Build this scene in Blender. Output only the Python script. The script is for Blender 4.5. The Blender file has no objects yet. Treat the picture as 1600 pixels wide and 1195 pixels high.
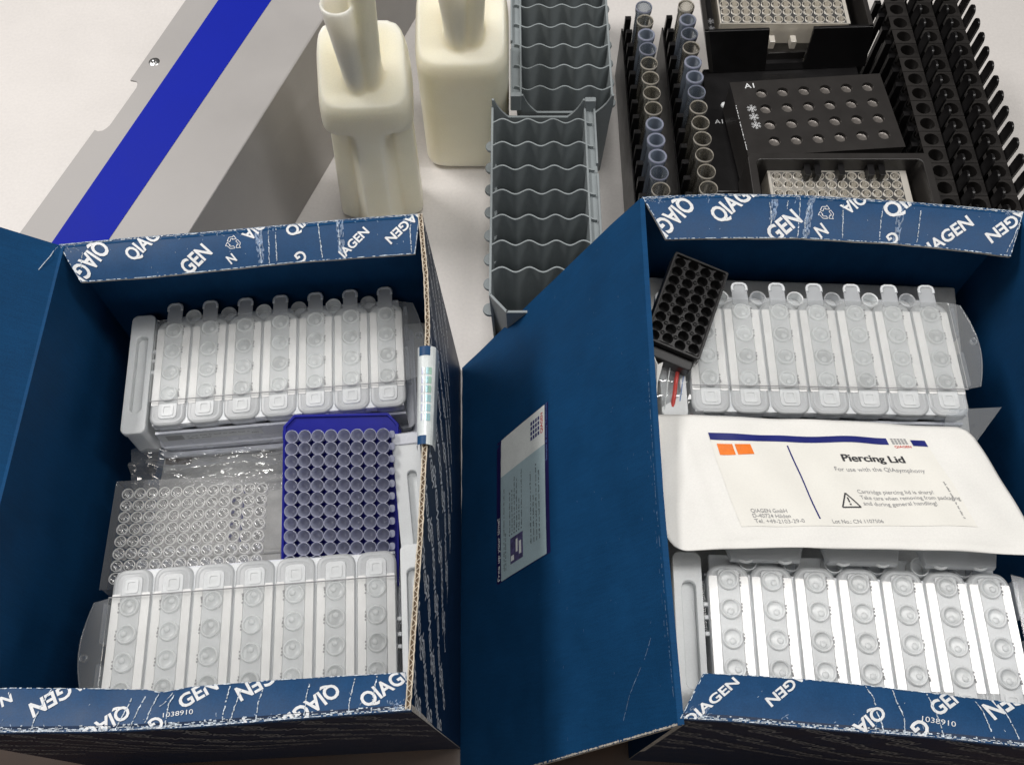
import bpy, bmesh, math, random
from mathutils import Vector, Matrix
R = math.radians
random.seed(7)
S = 0.01                                  # everything below is written in centimetres
scene = bpy.context.scene
col = scene.collection

# ------------------------------------------------------------------ camera, world, lamps, exposure
cam_d = bpy.data.cameras.new('camera'); cam = bpy.data.objects.new('camera', cam_d); col.objects.link(cam)
cam.location = (0, 0, 0.763); cam.rotation_euler = (R(26.5), 0, 0)
cam_d.sensor_width = 36; cam_d.lens = 31.5; cam_d.clip_start = 0.02; cam_d.clip_end = 30
scene.camera = cam
world = bpy.data.worlds.new('World'); scene.world = world; world.use_nodes = True
bg = world.node_tree.nodes['Background']; bg.inputs[0].default_value = (1.0, .97, .93, 1); bg.inputs[1].default_value = 0.085

def ceiling_or_fill_panel(loc, sx, sy, power, colr):
    l = bpy.data.lights.new('ceiling_or_fill_light', 'AREA'); l.shape = 'RECTANGLE'; l.size = sx; l.size_y = sy
    l.energy = power; l.color = colr
    o = bpy.data.objects.new('ceiling_or_fill_light', l); o.location = loc; col.objects.link(o)
    o.rotation_euler = (0, 0, 0)
    return o
ceiling_or_fill_panel((-1.52, 1.3, 2.2), 0.6, 1.2, 62, (1, .97, .945))
ceiling_or_fill_panel((1.22, 0.44, 2.1), 1.5, 0.30, 21, (1, .98, .955))
ceiling_or_fill_panel((0.0, 0.55, 2.2), 0.4, 1.3, 16, (1, .98, .955))  # added overhead fill to brighten the contents of the boxes
ceiling_or_fill_panel((-0.1, -1.3, 2.2), 1.2, 0.6, 9, (1, .98, .955))  # added fill behind the camera, lifts the faces turned to the viewer
scene.view_settings.view_transform = 'Standard'; scene.view_settings.look = 'None'
scene.view_settings.exposure = -0.16; scene.view_settings.gamma = 1.0; scene.view_settings.use_curve_mapping = False

# ------------------------------------------------------------------ materials
MAT = {}
def _nt(name):
    m = bpy.data.materials.new(name); m.use_nodes = True; MAT[name] = m
    nt = m.node_tree; nt.nodes.clear()
    out = nt.nodes.new('ShaderNodeOutputMaterial')
    return m, nt, out
def _noise(nt, scale, detail=4, rough=.6, dist=0):
    tc = nt.nodes.new('ShaderNodeTexCoord'); n = nt.nodes.new('ShaderNodeTexNoise')
    n.inputs['Scale'].default_value = scale; n.inputs['Detail'].default_value = detail
    n.inputs['Roughness'].default_value = rough; n.inputs['Distortion'].default_value = dist
    nt.links.new(tc.outputs['Object'], n.inputs['Vector']); return n
def mat(name, c, rough=.5, metal=0, var=.12, vscale=60, fine=.06, fscale=900, bump=0, bscale=600, coat=0, sss=0, sscale=.006, spec=.5, rvar=.08, ovar=.0, streak=0):
    m, nt, out = _nt(name)
    b = nt.nodes.new('ShaderNodeBsdfPrincipled'); nt.links.new(b.outputs[0], out.inputs[0])
    n1 = _noise(nt, vscale); n2 = _noise(nt, fscale, 2)
    def ramp(n, amt):
        r = nt.nodes.new('ShaderNodeMapRange'); r.inputs[1].default_value = .3; r.inputs[2].default_value = .7
        r.inputs[3].default_value = 1 - amt; r.inputs[4].default_value = 1 + amt
        nt.links.new(n.outputs[0], r.inputs[0]); return r
    r1, r2 = ramp(n1, var), ramp(n2, fine)
    mu = nt.nodes.new('ShaderNodeMath'); mu.operation = 'MULTIPLY'
    oi = nt.nodes.new('ShaderNodeObjectInfo'); ro = nt.nodes.new('ShaderNodeMapRange'); ro.inputs[3].default_value = 1 - ovar; ro.inputs[4].default_value = 1 + ovar
    nt.links.new(oi.outputs['Random'], ro.inputs[0]); mo = nt.nodes.new('ShaderNodeMath'); mo.operation = 'MULTIPLY'
    nt.links.new(r1.outputs[0], mo.inputs[0]); nt.links.new(ro.outputs[0], mo.inputs[1])
    nt.links.new(mo.outputs[0], mu.inputs[0]); nt.links.new(r2.outputs[0], mu.inputs[1])
    if streak:
        tc = nt.nodes.new('ShaderNodeTexCoord'); mp = nt.nodes.new('ShaderNodeMapping'); mp.inputs['Scale'].default_value = (60, 900, 60)
        ns = nt.nodes.new('ShaderNodeTexNoise'); ns.inputs['Scale'].default_value = 1; ns.inputs['Detail'].default_value = 3
        nt.links.new(tc.outputs['Object'], mp.inputs[0]); nt.links.new(mp.outputs[0], ns.inputs[0]); rs = ramp(ns, streak)
        m3 = nt.nodes.new('ShaderNodeMath'); m3.operation = 'MULTIPLY'; nt.links.new(mu.outputs[0], m3.inputs[0]); nt.links.new(rs.outputs[0], m3.inputs[1]); mu = m3
    vm = nt.nodes.new('ShaderNodeVectorMath'); vm.operation = 'SCALE'; vm.inputs[0].default_value = c
    nt.links.new(mu.outputs[0], vm.inputs['Scale']); nt.links.new(vm.outputs[0], b.inputs['Base Color'])
    rr = ramp(n1, rvar); mr = nt.nodes.new('ShaderNodeMath'); mr.operation = 'MULTIPLY'; mr.inputs[1].default_value = rough
    nt.links.new(rr.outputs[0], mr.inputs[0]); nt.links.new(mr.outputs[0], b.inputs['Roughness'])
    b.inputs['Metallic'].default_value = metal; b.inputs['Specular IOR Level'].default_value = spec
    if coat: b.inputs['Coat Weight'].default_value = coat; b.inputs['Coat Roughness'].default_value = .08
    if sss:
        b.inputs['Subsurface Weight'].default_value = sss; b.inputs['Subsurface Radius'].default_value = (1, .95, .9)
        b.inputs['Subsurface Scale'].default_value = sscale
    if bump:
        n3 = _noise(nt, bscale, 3); bp = nt.nodes.new('ShaderNodeBump'); bp.inputs['Strength'].default_value = bump
        bp.inputs['Distance'].default_value = .0006
        nt.links.new(n3.outputs[0], bp.inputs['Height']); nt.links.new(bp.outputs[0], b.inputs['Normal'])
    return m
def clear(name, tint, haze, hazecol, rough=.06, fres=.5, bump=0, bscale=150, trans=.4):
    """thin clear or cloudy plastic: see-through, a little milky, glossy at the surface"""
    m, nt, out = _nt(name); N = nt.nodes.new
    t = N('ShaderNodeBsdfTransparent'); t.inputs[0].default_value = (*tint, 1)
    d = N('ShaderNodeBsdfDiffuse'); d.inputs[0].default_value = (*hazecol, 1)
    tl = N('ShaderNodeBsdfTranslucent'); tl.inputs[0].default_value = (*hazecol, 1)
    dm = N('ShaderNodeMixShader'); dm.inputs[0].default_value = trans
    nt.links.new(d.outputs[0], dm.inputs[1]); nt.links.new(tl.outputs[0], dm.inputs[2])
    lw = N('ShaderNodeLayerWeight'); lw.inputs[0].default_value = .35
    hm = N('ShaderNodeMapRange'); hm.inputs[3].default_value = haze; hm.inputs[4].default_value = min(1, haze + .45)
    nt.links.new(lw.outputs['Facing'], hm.inputs[0])
    m1 = N('ShaderNodeMixShader'); nt.links.new(hm.outputs[0], m1.inputs[0])
    nt.links.new(t.outputs[0], m1.inputs[1]); nt.links.new(dm.outputs[0], m1.inputs[2])
    g = N('ShaderNodeBsdfGlossy'); g.inputs['Roughness'].default_value = rough; g.inputs[0].default_value = (1, 1, 1, 1)
    fr = N('ShaderNodeFresnel'); fr.inputs[0].default_value = 1.45
    fm = N('ShaderNodeMath'); fm.operation = 'MULTIPLY'; fm.inputs[1].default_value = fres * 2; nt.links.new(fr.outputs[0], fm.inputs[0])
    fm.use_clamp = True
    m2 = N('ShaderNodeMixShader'); nt.links.new(fm.outputs[0], m2.inputs[0])
    nt.links.new(m1.outputs[0], m2.inputs[1]); nt.links.new(g.outputs[0], m2.inputs[2])
    if bump:
        n3 = _noise(nt, bscale, 3); bp = N('ShaderNodeBump'); bp.inputs['Strength'].default_value = bump; bp.inputs['Distance'].default_value = .002
        nt.links.new(n3.outputs[0], bp.inputs['Height'])
        nt.links.new(bp.outputs[0], g.inputs['Normal'])
    nt.links.new(m2.outputs[0], out.inputs[0]); return m

mat('tabletop', (.68, .65, .625), .42, var=.025, vscale=14, fine=.035, fscale=300, bump=.04)
mat('wood', (.05, .023, .010), .45, var=.3, vscale=30)
mat('navy_board', (.0055, .052, .142), .7, var=.12, vscale=25, fine=.16, fscale=1500, bump=.10, bscale=1100, spec=.12, streak=.07)
mat('navy_print', (.009, .054, .145), .45, var=.10, vscale=70, fine=.14, fscale=1200, bump=.05, spec=.22)
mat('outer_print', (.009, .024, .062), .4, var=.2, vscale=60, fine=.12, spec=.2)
mat('board_edge', (.52, .48, .42), .9, var=.25, vscale=200, fine=.3, fscale=900)
mat('kraft', (.56, .49, .39), .9, var=.25, vscale=150, fine=.2)
mat('kraft_shade', (.16, .11, .07), .95, var=.25, vscale=150, fine=.2)  # board under the flutes, with their shadow put into the colour
mat('print_white', (.72, .73, .74), .5, var=.08, vscale=200, fine=.08)
mat('print_grey', (.26, .26, .27), .5, var=.2, vscale=300, fine=.2)
mat('crease_white', (.50, .56, .62), .9, var=.5, vscale=500, fine=.4, fscale=1500)
mat('scuff', (.15, .22, .34), .45, var=.5, vscale=260, fine=.3)
mat('silver_paint', (.36, .345, .335), .55, metal=.1, var=.06, vscale=9, fine=.09, fscale=2500, bump=.08, bscale=2500)
mat('blue_paint', (.004, .014, .33), .6, var=.05, vscale=8, fine=.08, fscale=2000, spec=.12)
mat('rivet_steel', (.6, .6, .6), .25, metal=1)
mat('bottle_plastic', (.92, .865, .69), .30, var=.05, vscale=9, fine=.03, sss=.9, sscale=.02, bump=.05, bscale=120)
mat('grey_plastic', (.26, .29, .30), .5, var=.06, fine=.06, bump=.06, bscale=1500)
mat('black_plastic', (.009, .0085, .009), .32, var=.15, fine=.1, bump=.05, bscale=1200, spec=.45, ovar=0.25)
mat('black_satin', (.022, .020, .019), .36, var=.12, vscale=40, fine=.1, spec=.5, ovar=0.2)
mat('hole_metal', (.22, .20, .185), .3, metal=.6, var=.1)
mat('white_pp', (.85, .875, .89), .33, var=.03, fine=.03, sss=.6, sscale=.012, spec=.45, ovar=.05)
mat('cloudy_pp', (.70, .72, .725), .35, var=.06, vscale=40, fine=.03, sss=.3, ovar=0.05)
mat('strip_pp', (.76, .78, .785), .4, var=.08, vscale=60, fine=.03, sss=.5, sscale=.01, ovar=.05)
mat('well_pp', (.57, .59, .595), .25, var=.08, vscale=60, fine=.03, sss=.3, ovar=0.14)
mat('tray_pp', (.66, .68, .74), .28, var=.06, vscale=30, fine=.03, sss=.2)
mat('foil', (.84, .84, .83), .2, var=.04, vscale=90, fine=.02, coat=.5, bump=.03, bscale=90, ovar=0.05)
mat('shadow_gap', (.20, .22, .24), .6)
mat('pack_grey', (.50, .50, .485), .5, var=.2, vscale=40)
mat('cobalt', (.006, .009, .24), .36, var=.06, fine=.05, spec=.3)
mat('paper_white', (.80, .79, .755), .75, var=.025, vscale=25, fine=.03, bump=.18, bscale=120)
mat('label_cream', (.80, .785, .73), .5, var=.02, vscale=30, fine=.02)
mat('ink_navy', (.012, .018, .16), .4)
mat('ink_black', (.03, .03, .035), .5)
mat('ink_grey', (.30, .30, .31), .6)
mat('ink_orange', (.85, .20, .02), .5)
mat('ink_red', (.62, .05, .04), .5)
mat('sticker_blue', (.44, .57, .61), .4, var=.05)
mat('sticker_white', (.84, .87, .84), .4, var=.05)
mat('sticker_purple', (.016, .012, .085), .4)
mat('photo_mauve', (.10, .09, .20), .4, var=.5, vscale=300)
mat('zip_red', (.55, .06, .05), .4)
mat('zip_blue', (.15, .25, .5), .4)
mat('seal_white', (.62, .66, .66), .25, coat=.6)
mat('holo_cyan', (.42, .66, .70), .15, metal=.3); mat('holo_green', (.42, .68, .55), .15, metal=.3); mat('holo_lilac', (.52, .55, .70), .15, metal=.3)
clear('clear_sheet', (.98, .98, .98), .03, (.8, .82, .82), .04, .5)
clear('clear_flange', (.93, .94, .95), .10, (.7, .72, .74), .12, .35)
clear('clear_plate', (.95, .95, .955), .10, (.80, .80, .79), .10, .40)
clear('plate_rim', (.97, .97, .97), .85, (.95, .95, .94), .08, .8)
clear('bag_film', (.90, .91, .92), .16, (.55, .56, .57), .05, 1.4, bump=.6, bscale=45)
clear('tube_clear', (.93, .92, .88), .06, (.60, .56, .48), .05, .7)
clear('tube_blue', (.84, .88, .93), .36, (.50, .57, .68), .12, .5)
clear('tube_bluish', (.87, .90, .93), .18, (.48, .54, .62), .08, .5)
clear('microtube', (.80, .82, .92), .80, (.56, .58, .71), .14, .3)
clear('well_cream', (.92, .89, .82), .85, (.96, .91, .82), .10, 1.2, bump=.3, bscale=400)
clear('tab_clear', (.90, .91, .93), .62, (.74, .76, .78), .10, .5)

# ------------------------------------------------------------------ mesh helpers
def V(*a): return Vector(a)
class MB:
    """collects shapes (cm) and links them as one mesh object"""
    def __init__(s): s.v = []; s.f = []; s.mi = []
    def add(s, vs, fs, M=None, mi=0):
        b = len(s.v)
        s.v += [(M @ Vector(p)) if M else Vector(p) for p in vs]
        for f in fs: s.f.append([b + i for i in f]); s.mi.append(mi)
        return s
    def box(s, x0, x1, y0, y1, z0, z1, M=None, mi=0):
        vs = [(x, y, z) for z in (z0, z1) for y in (y0, y1) for x in (x0, x1)]
        return s.add(vs, [(0,2,3,1),(4,5,7,6),(0,1,5,4),(2,6,7,3),(0,4,6,2),(1,3,7,5)], M, mi)
    def hexa(s, q, mi=0):        # 8 points: bottom 4 ccw, top 4 ccw
        return s.add(q, [(3,2,1,0),(4,5,6,7),(0,1,5,4),(1,2,6,5),(2,3,7,6),(3,0,4,7)], None, mi)
    def prism(s, poly, z0, z1, M=None, top=None, mi=0):
        n = len(poly); t = top or poly
        vs = [(x, y, z0) for x, y in poly] + [(x, y, z1) for x, y in t]
        fs = [tuple(range(n))[::-1], tuple(range(n, 2*n))] + [(i, (i+1) % n, n+(i+1) % n, n+i) for i in range(n)]
        return s.add(vs, fs, M, mi)
    def ring(s, outer, inner, z0, z1, M=None):
        n = len(outer)
        vs = [(x,y,z0) for x,y in outer]+[(x,y,z1) for x,y in outer]+[(x,y,z0) for x,y in inner]+[(x,y,z1) for x,y in inner]
        fs = []
        for i in range(n):
            j = (i+1) % n
            fs += [(i,j,n+j,n+i),(n+i,n+j,3*n+j,3*n+i),(2*n+j,2*n+i,3*n+i,3*n+j),(j,i,2*n+i,2*n+j)]
        return s.add(vs, fs, M)
    def lathe(s, prof, n=16, M=None, sx=1, sy=1, cap0=False, cap1=False):
        vs = []; fs = []
        for r, z in prof:
            for k in range(n):
                a = 2*math.pi*k/n; vs.append((r*math.cos(a)*sx, r*math.sin(a)*sy, z))
        for i in range(len(prof)-1):
            for k in range(n):
                l = (k+1) % n; fs.append((i*n+k, i*n+l, (i+1)*n+l, (i+1)*n+k))
        if cap0: fs.append(tuple(range(n))[::-1])
        if cap1: fs.append(tuple(range((len(prof)-1)*n, len(prof)*n)))
        return s.add(vs, fs, M)
    def cell(s, hx, hy, r, z, depth, n=16, M=None, bottom=False, rb=None):
        """a flat rectangle with a round hole and the hole's wall"""
        o = []; c = []
        for k in range(n):
            a = 2*math.pi*(k+.5)/n; ca, sa = math.cos(a), math.sin(a); t = min(hx/abs(ca) if abs(ca) > 1e-6 else 9e9, hy/abs(sa) if abs(sa) > 1e-6 else 9e9)
            o.append((ca*t, sa*t, z)); c.append((ca*r, sa*r, z))
        rb = rb or r
        w = [(x*rb/r, y*rb/r, z-depth) for x, y, _ in c]
        cor = [(hx,hy,z),(-hx,hy,z),(-hx,-hy,z),(hx,-hy,z)]
        vs = o + c + w + cor; fs = []
        for k in range(n):
            j = (k+1) % n
            fs += [(k, j, n+j, n+k), (n+k, n+j, 2*n+j, 2*n+k)]
        q = n//4   # fill the corners
        for ci in range(4):
            # edge pair that straddles this corner
            for k in range(n):
                j = (k+1) % n
                a, b = o[k], o[j]
                if abs(a[0]-b[0]) > 1e-6 and abs(a[1]-b[1]) > 1e-6:
                    cx, cy = math.copysign(hx, a[0]+b[0]), math.copysign(hy, a[1]+b[1])
                    if abs(cx-cor[ci][0]) < 1e-6 and abs(cy-cor[ci][1]) < 1e-6: fs.append((k, 3*n+ci, j))
        if bottom: fs.append(tuple(range(2*n, 3*n)))
        return s.add(vs, fs, M)
    def tube(s, pts, r, n=6):
        pts = [Vector(p) for p in pts]; base = len(s.v); m = len(pts)
        for i, p in enumerate(pts):
            d = (pts[min(i+1, m-1)] - pts[max(i-1, 0)]).normalized()
            a = d.orthogonal().normalized() if abs(d.z) > .95 else d.cross(Vector((0,0,1))).normalized(); b = d.cross(a)
            for k in range(n):
                t = 2*math.pi*k/n; s.v.append(p + a*r*math.cos(t) + b*r*math.sin(t))
        for i in range(m-1):
            for k in range(n):
                l = (k+1) % n; s.f.append([base+i*n+k, base+i*n+l, base+(i+1)*n+l, base+(i+1)*n+k]); s.mi.append(0)
        s.f.append([base+k for k in range(n)][::-1]); s.f.append([base+(m-1)*n+k for k in range(n)]); s.mi += [0, 0]
        return s
    def mesh(s, name, mats, smooth=None, inv=None):
        me = bpy.data.meshes.new(name)
        vs = [(inv @ p) if inv else p for p in s.v]
        me.from_pydata([tuple(p*S) for p in vs], [], s.f)
        for m in (mats if isinstance(mats, (list, tuple)) else [mats]): me.materials.append(MAT[m])
        if any(s.mi): me.polygons.foreach_set('material_index', s.mi)
        bm = bmesh.new(); bm.from_mesh(me); bmesh.ops.recalc_face_normals(bm, faces=bm.faces); bm.to_mesh(me); bm.free()
        if smooth is not None:
            me.polygons.foreach_set('use_smooth', [True]*len(me.polygons))
            if smooth < 180: me.set_sharp_from_angle(angle=R(smooth))
        me.update(); return me
    def build(s, name, mats, parent=None, smooth=None, bevel=0, world=False, seg=2):
        inv = ROOTM[parent.name].inverted() if (world and parent is not None and parent.name in ROOTM) else None
        o = bpy.data.objects.new(name, s.mesh(name, mats, smooth, inv)); col.objects.link(o)
        if parent is not None: o.parent = parent
        if inv is not None: ROOTM[o.name] = ROOTM[parent.name]      # a world-built part shares its root's frame
        if bevel:
            md = o.modifiers.new('bevel', 'BEVEL'); md.width = bevel*S; md.segments = seg; md.limit_method = 'ANGLE'; md.angle_limit = R(40)
        return o
ROOTM = {}
def frame(o, u, v):
    u = Vector(u).normalized(); v = Vector(v); v = (v - u*v.dot(u)).normalized(); n = u.cross(v)
    M = Matrix(((u.x,v.x,n.x,o[0]),(u.y,v.y,n.y,o[1]),(u.z,v.z,n.z,o[2]),(0,0,0,1))); return M
def tag(o, label, cat, group=None, kind=None):
    if label: o['label'] = label
    if cat: o['category'] = cat
    if group: o['group'] = group
    if kind: o['kind'] = kind
    return o
def mscale(M):
    M = M.copy(); M.translation = M.translation*S; return M
def thing(name, label, cat, M=None, group=None):
    M = M or Matrix.Identity(4)
    o = bpy.data.objects.new(name, None); col.objects.link(o); o.empty_display_size = .01
    o.matrix_world = mscale(M); ROOTM[o.name] = M
    return tag(o, label, cat, group)
def T(x, y, z, rz=0): return Matrix.Translation((x, y, z)) @ Matrix.Rotation(R(rz), 4, 'Z')
def inst(src, parent, loc=(0,0,0), rz=0, name=None):
    o = bpy.data.objects.new(name or src.name.split('.')[0], src.data); col.objects.link(o)
    for md in src.modifiers:
        if md.type == 'BEVEL':
            k = o.modifiers.new('bevel', 'BEVEL'); k.width = md.width; k.segments = md.segments; k.limit_method = 'ANGLE'; k.angle_limit = md.angle_limit
    o.parent = parent; o.location = Vector(loc)*S; o.rotation_euler = (0, 0, R(rz)); return o
def part(name, me, parent, loc=(0,0,0), rz=0):
    o = bpy.data.objects.new(name, me); col.objects.link(o)
    if parent is not None: o.parent = parent
    o.location = Vector(loc)*S; o.rotation_euler = (0, 0, R(rz)); return o
def rrect(x0, x1, y0, y1, r, n=5):
    if not isinstance(r, (tuple, list)): r = (r,)*4      # SW SE NE NW
    p = []
    for (cx, cy, a0, rr) in ((x0+r[0], y0+r[0], 180, r[0]), (x1-r[1], y0+r[1], 270, r[1]), (x1-r[2], y1-r[2], 0, r[2]), (x0+r[3], y1-r[3], 90, r[3])):
        for k in range(n+1):
            a = R(a0 + 90*k/n); p.append((cx + rr*math.cos(a), cy + rr*math.sin(a)))
    return p
ORD = ['first','second','third','fourth','fifth','sixth','seventh','eighth','ninth','tenth','eleventh','twelfth','thirteenth','fourteenth','fifteenth','sixteenth']

class Ruled:
    """a sheet spanned between two edge lines; X runs along the first edge, Y from it to the second"""
    def __init__(s, A, B, up=(0,0,1), sag=None):
        s.A = [Vector(p) for p in A]; s.B = [Vector(p) for p in B]; s.up = Vector(up); s.sag = sag
        s.da, s.db = s._acc(s.A), s._acc(s.B)
        s.len = sum((s.A[i+1]-s.A[i]).length for i in range(len(s.A)-1))
        s.wid = sum((s._ip(s.A,s.da,k/8)-s._ip(s.B,s.db,k/8)).length for k in range(9))/9
    def _acc(s, P):
        d = [0]
        for i in range(len(P)-1): d.append(d[-1] + (P[i+1]-P[i]).length)
        return [x/d[-1] for x in d]
    def _ip(s, P, d, t):
        i = 0
        while i < len(P)-2 and t > d[i+1]: i += 1
        return P[i] + (P[i+1]-P[i])*((t-d[i])/(d[i+1]-d[i]))
    def raw(s, X, Y):
        a, t = X/s.len, Y/s.wid
        p = s._ip(s.A,s.da,a)*(1-t) + s._ip(s.B,s.db,a)*t
        return p
    def pt(s, X, Y, h=0):
        p = s.raw(X, Y); e = .05
        n = (s.raw(X+e,Y)-p).cross(s.raw(X,Y+e)-p).normalized()
        if n.dot(s.up) < 0: n = -n
        if s.sag: h += s.sag(X/s.len, Y/s.wid)
        return p + n*h
    def slab(s, mb, th, nx=24, ny=3, wob=0, hinge=1):
        top = []; bot = []
        for j in range(ny+1):
            for i in range(nx+1):
                X, Y = s.len*i/nx, s.wid*j/ny
                w = wob*(math.sin(X*1.7+Y)+.6*math.sin(X*3.9+2))*(Y/s.wid)
                top.append(s.pt(X, Y, w)); bot.append(s.pt(X, Y, w-th))
        n = len(top); b = len(mb.v); mb.v += top + bot; W = nx+1
        def F(f, m): mb.f.append([b+i for i in f]); mb.mi.append(m)
        for j in range(ny):
            for i in range(nx):
                a = j*W+i; F((a,a+1,a+W+1,a+W),0); F((n+a+W,n+a+W+1,n+a+1,n+a),0)
        for i in range(nx):
            F((i,n+i,n+i+1,i+1),hinge); a = ny*W+i; F((a+1,n+a+1,n+a,a),1)
        for j in range(ny):
            a = j*W; F((a+W,n+a+W,n+a,a),1); a = j*W+nx; F((a,n+a,n+a+W,a+W),1)
        return mb

# flat lettering: triangulated text outlines in a plane, laid on to a sheet or a frame
TXT = {}
def text2d(t, bold=.0):
    if (t, bold) in TXT: return TXT[(t, bold)]
    c = bpy.data.curves.new('text', 'FONT'); c.body = t; c.size = 1; c.resolution_u = 3; c.offset = bold; c.fill_mode = 'BOTH'
    o = bpy.data.objects.new('text', c); col.objects.link(o)
    bpy.context.view_layer.update(); dg = bpy.context.evaluated_depsgraph_get()
    me = bpy.data.meshes.new_from_object(o.evaluated_get(dg))
    vs = [(v.co.x, v.co.y) for v in me.vertices]; fs = [tuple(p.vertices) for p in me.polygons]
    bpy.data.objects.remove(o); bpy.data.curves.remove(c); bpy.data.meshes.remove(me)
    x0 = min(v[0] for v in vs); x1 = max(v[0] for v in vs); y1 = max(v[1] for v in vs if v[1] < .9)
    vs = [((x-x0), y) for x, y in vs]
    TXT[(t, bold)] = (vs, fs, x1-x0, .73); return TXT[(t, bold)]
FRAC = {'GEN': (.19,.53,.83), 'QIA': (.21,.51,.79), 'QIAGEN': (.10,.235,.365,.565,.745,.905), 'IAGEN': (.03,.165,.40,.66,.89), '1038910': (.06,.21,.355,.5,.645,.79,.93)}
class Print2D:
    """flat shapes in sheet coordinates, clipped to the sheet and laid a hair above it"""
    def __init__(s): s.v = []; s.f = []
    def add(s, vs, fs):
        b = len(s.v); s.v += vs; s.f += [tuple(b+i for i in f) for f in fs]
    def text(s, t, x, y, ang, width, height, hand=1, bold=.0, centre=True):
        vs, fs, w, cap = text2d(t, bold); ca, sa = math.cos(ang), math.sin(ang); out = []
        for a, b in vs:
            a = a/w*width - (width/2 if centre else 0); b = b/cap*height - (height/2 if centre else 0); b *= hand
            out.append((x + a*ca - b*sa, y + a*sa + b*ca))
        s.add(out, fs)
    def word(s, t, i0, x0, y0, i1, x1, y1, hand, bold=.026, asp=4.8):
        d = math.hypot(x1-x0, y1-y0); ang = math.atan2(y1-y0, x1-x0)
        if len(t) == 1:
            s.text(t, (x0+x1)/2, (y0+y1)/2, ang, d*.9 if t != 'I' else d*.22, d*1.0, hand, bold); return
        f = FRAC[t]; w = d/(f[i1]-f[i0]); k = (.5-f[i0])*w
        if t == '1038910': h = w/5.6; bold = 0
        else: h = w/{'QIAGEN': asp, 'IAGEN': 3.7, 'GEN': 2.5, 'QIA': 2.15}[t]
        s.text(t, x0 + math.cos(ang)*k, y0 + math.sin(ang)*k, ang, w, h, hand, bold)
    def seg(s, a, b, w, jit=0):
        dx, dy = b[0]-a[0], b[1]-a[1]; l = math.hypot(dx, dy) or 1e-6; nx, ny = -dy/l*w/2, dx/l*w/2
        s.add([(a[0]+nx,a[1]+ny),(a[0]-nx,a[1]-ny),(b[0]-nx,b[1]-ny),(b[0]+nx,b[1]+ny)], [(0,1,2,3)])
    def line(s, pts, w, closed=False):
        pts = list(pts) + ([pts[0]] if closed else [])
        for a, b in zip(pts, pts[1:]):
            n = max(1, int(math.hypot(b[0]-a[0], b[1]-a[1])/.2))
            for k in range(n): s.seg((a[0]+(b[0]-a[0])*k/n, a[1]+(b[1]-a[1])*k/n), (a[0]+(b[0]-a[0])*(k+1)/n, a[1]+(b[1]-a[1])*(k+1)/n), w)
    def rect(s, x0, x1, y0, y1): s.add([(x0,y0),(x1,y0),(x1,y1),(x0,y1)], [(0,1,2,3)])
    def scrib(s, x, y, w, h, hand=-1, ang=0):
        """a line of print too small to read: short uneven strokes in word-long runs"""
        k = 0; nw = random.randint(3, 7); ca, sa = math.cos(ang), math.sin(ang)
        while k < w:
            g = h*random.uniform(.25, .6)
            if nw <= 0: k += h*.7; nw = random.randint(2, 8); continue
            hh = h*random.choice((.55, .6, .6, .95)); q = [(k, 0), (k+g*.6, 0), (k+g*.6, hh), (k, hh)]
            s.add([(x + a*ca - b*hand*sa, y + a*sa + b*hand*ca) for a, b in q], [(0,1,2,3)]); k += g; nw -= 1
    def rough(s, pts, w, step=.12, gap=.15, jit=.04):
        """a broken, jittery worn line"""
        for a, b in zip(pts, pts[1:]):
            l = math.hypot(b[0]-a[0], b[1]-a[1]); n = max(1, int(l/step)); px, py = a
            for k in range(1, n+1):
                t = k/n; q = (a[0]+(b[0]-a[0])*t + random.uniform(-jit, jit), a[1]+(b[1]-a[1])*t + random.uniform(-jit, jit)*.3)
                if random.random() > gap: s.seg((px, py), q, w*random.uniform(.4, 1.5))
                px, py = q
    def clip(s, box):
        bm = bmesh.new(); vv = [bm.verts.new((x, y, 0)) for x, y in s.v]
        for f in s.f:
            try: bm.faces.new([vv[i] for i in f])
            except ValueError: pass
        for co, no in (((box[0],0,0),(-1,0,0)), ((box[1],0,0),(1,0,0)), ((0,box[2],0),(0,-1,0)), ((0,box[3],0),(0,1,0))):
            bmesh.ops.bisect_plane(bm, geom=bm.verts[:]+bm.edges[:]+bm.faces[:], dist=1e-6, plane_co=co, plane_no=no, clear_outer=True)
        bm.verts.index_update(); s.v = [(v.co.x, v.co.y) for v in bm.verts]; s.f = [tuple(v.index for v in f.verts) for f in bm.faces]; bm.free(); return s
    def on(s, fn, name, m, parent, h=.012, world=True, stuff=False):
        if not s.f: return None
        mb = MB(); mb.add([fn(x, y, h) for x, y in s.v], s.f)
        me_o = mb.build(name, m, parent, world=world)
        if stuff: me_o['kind'] = 'stuff'
        return me_o
def plane_fn(M): return lambda x, y, h: M @ Vector((x, y, h))

# ================================================================== the setting
def struct(name, mb, m, **k): return tag(mb.build(name, m, None, **k), None, None, kind='structure')
struct('tabletop', MB().box(-130, 130, 14, 190, -1.2, 0), 'tabletop')
struct('table_edge', MB().box(-130, 130, -20, 13.99, -1.2, -.02), 'wood')

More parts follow.
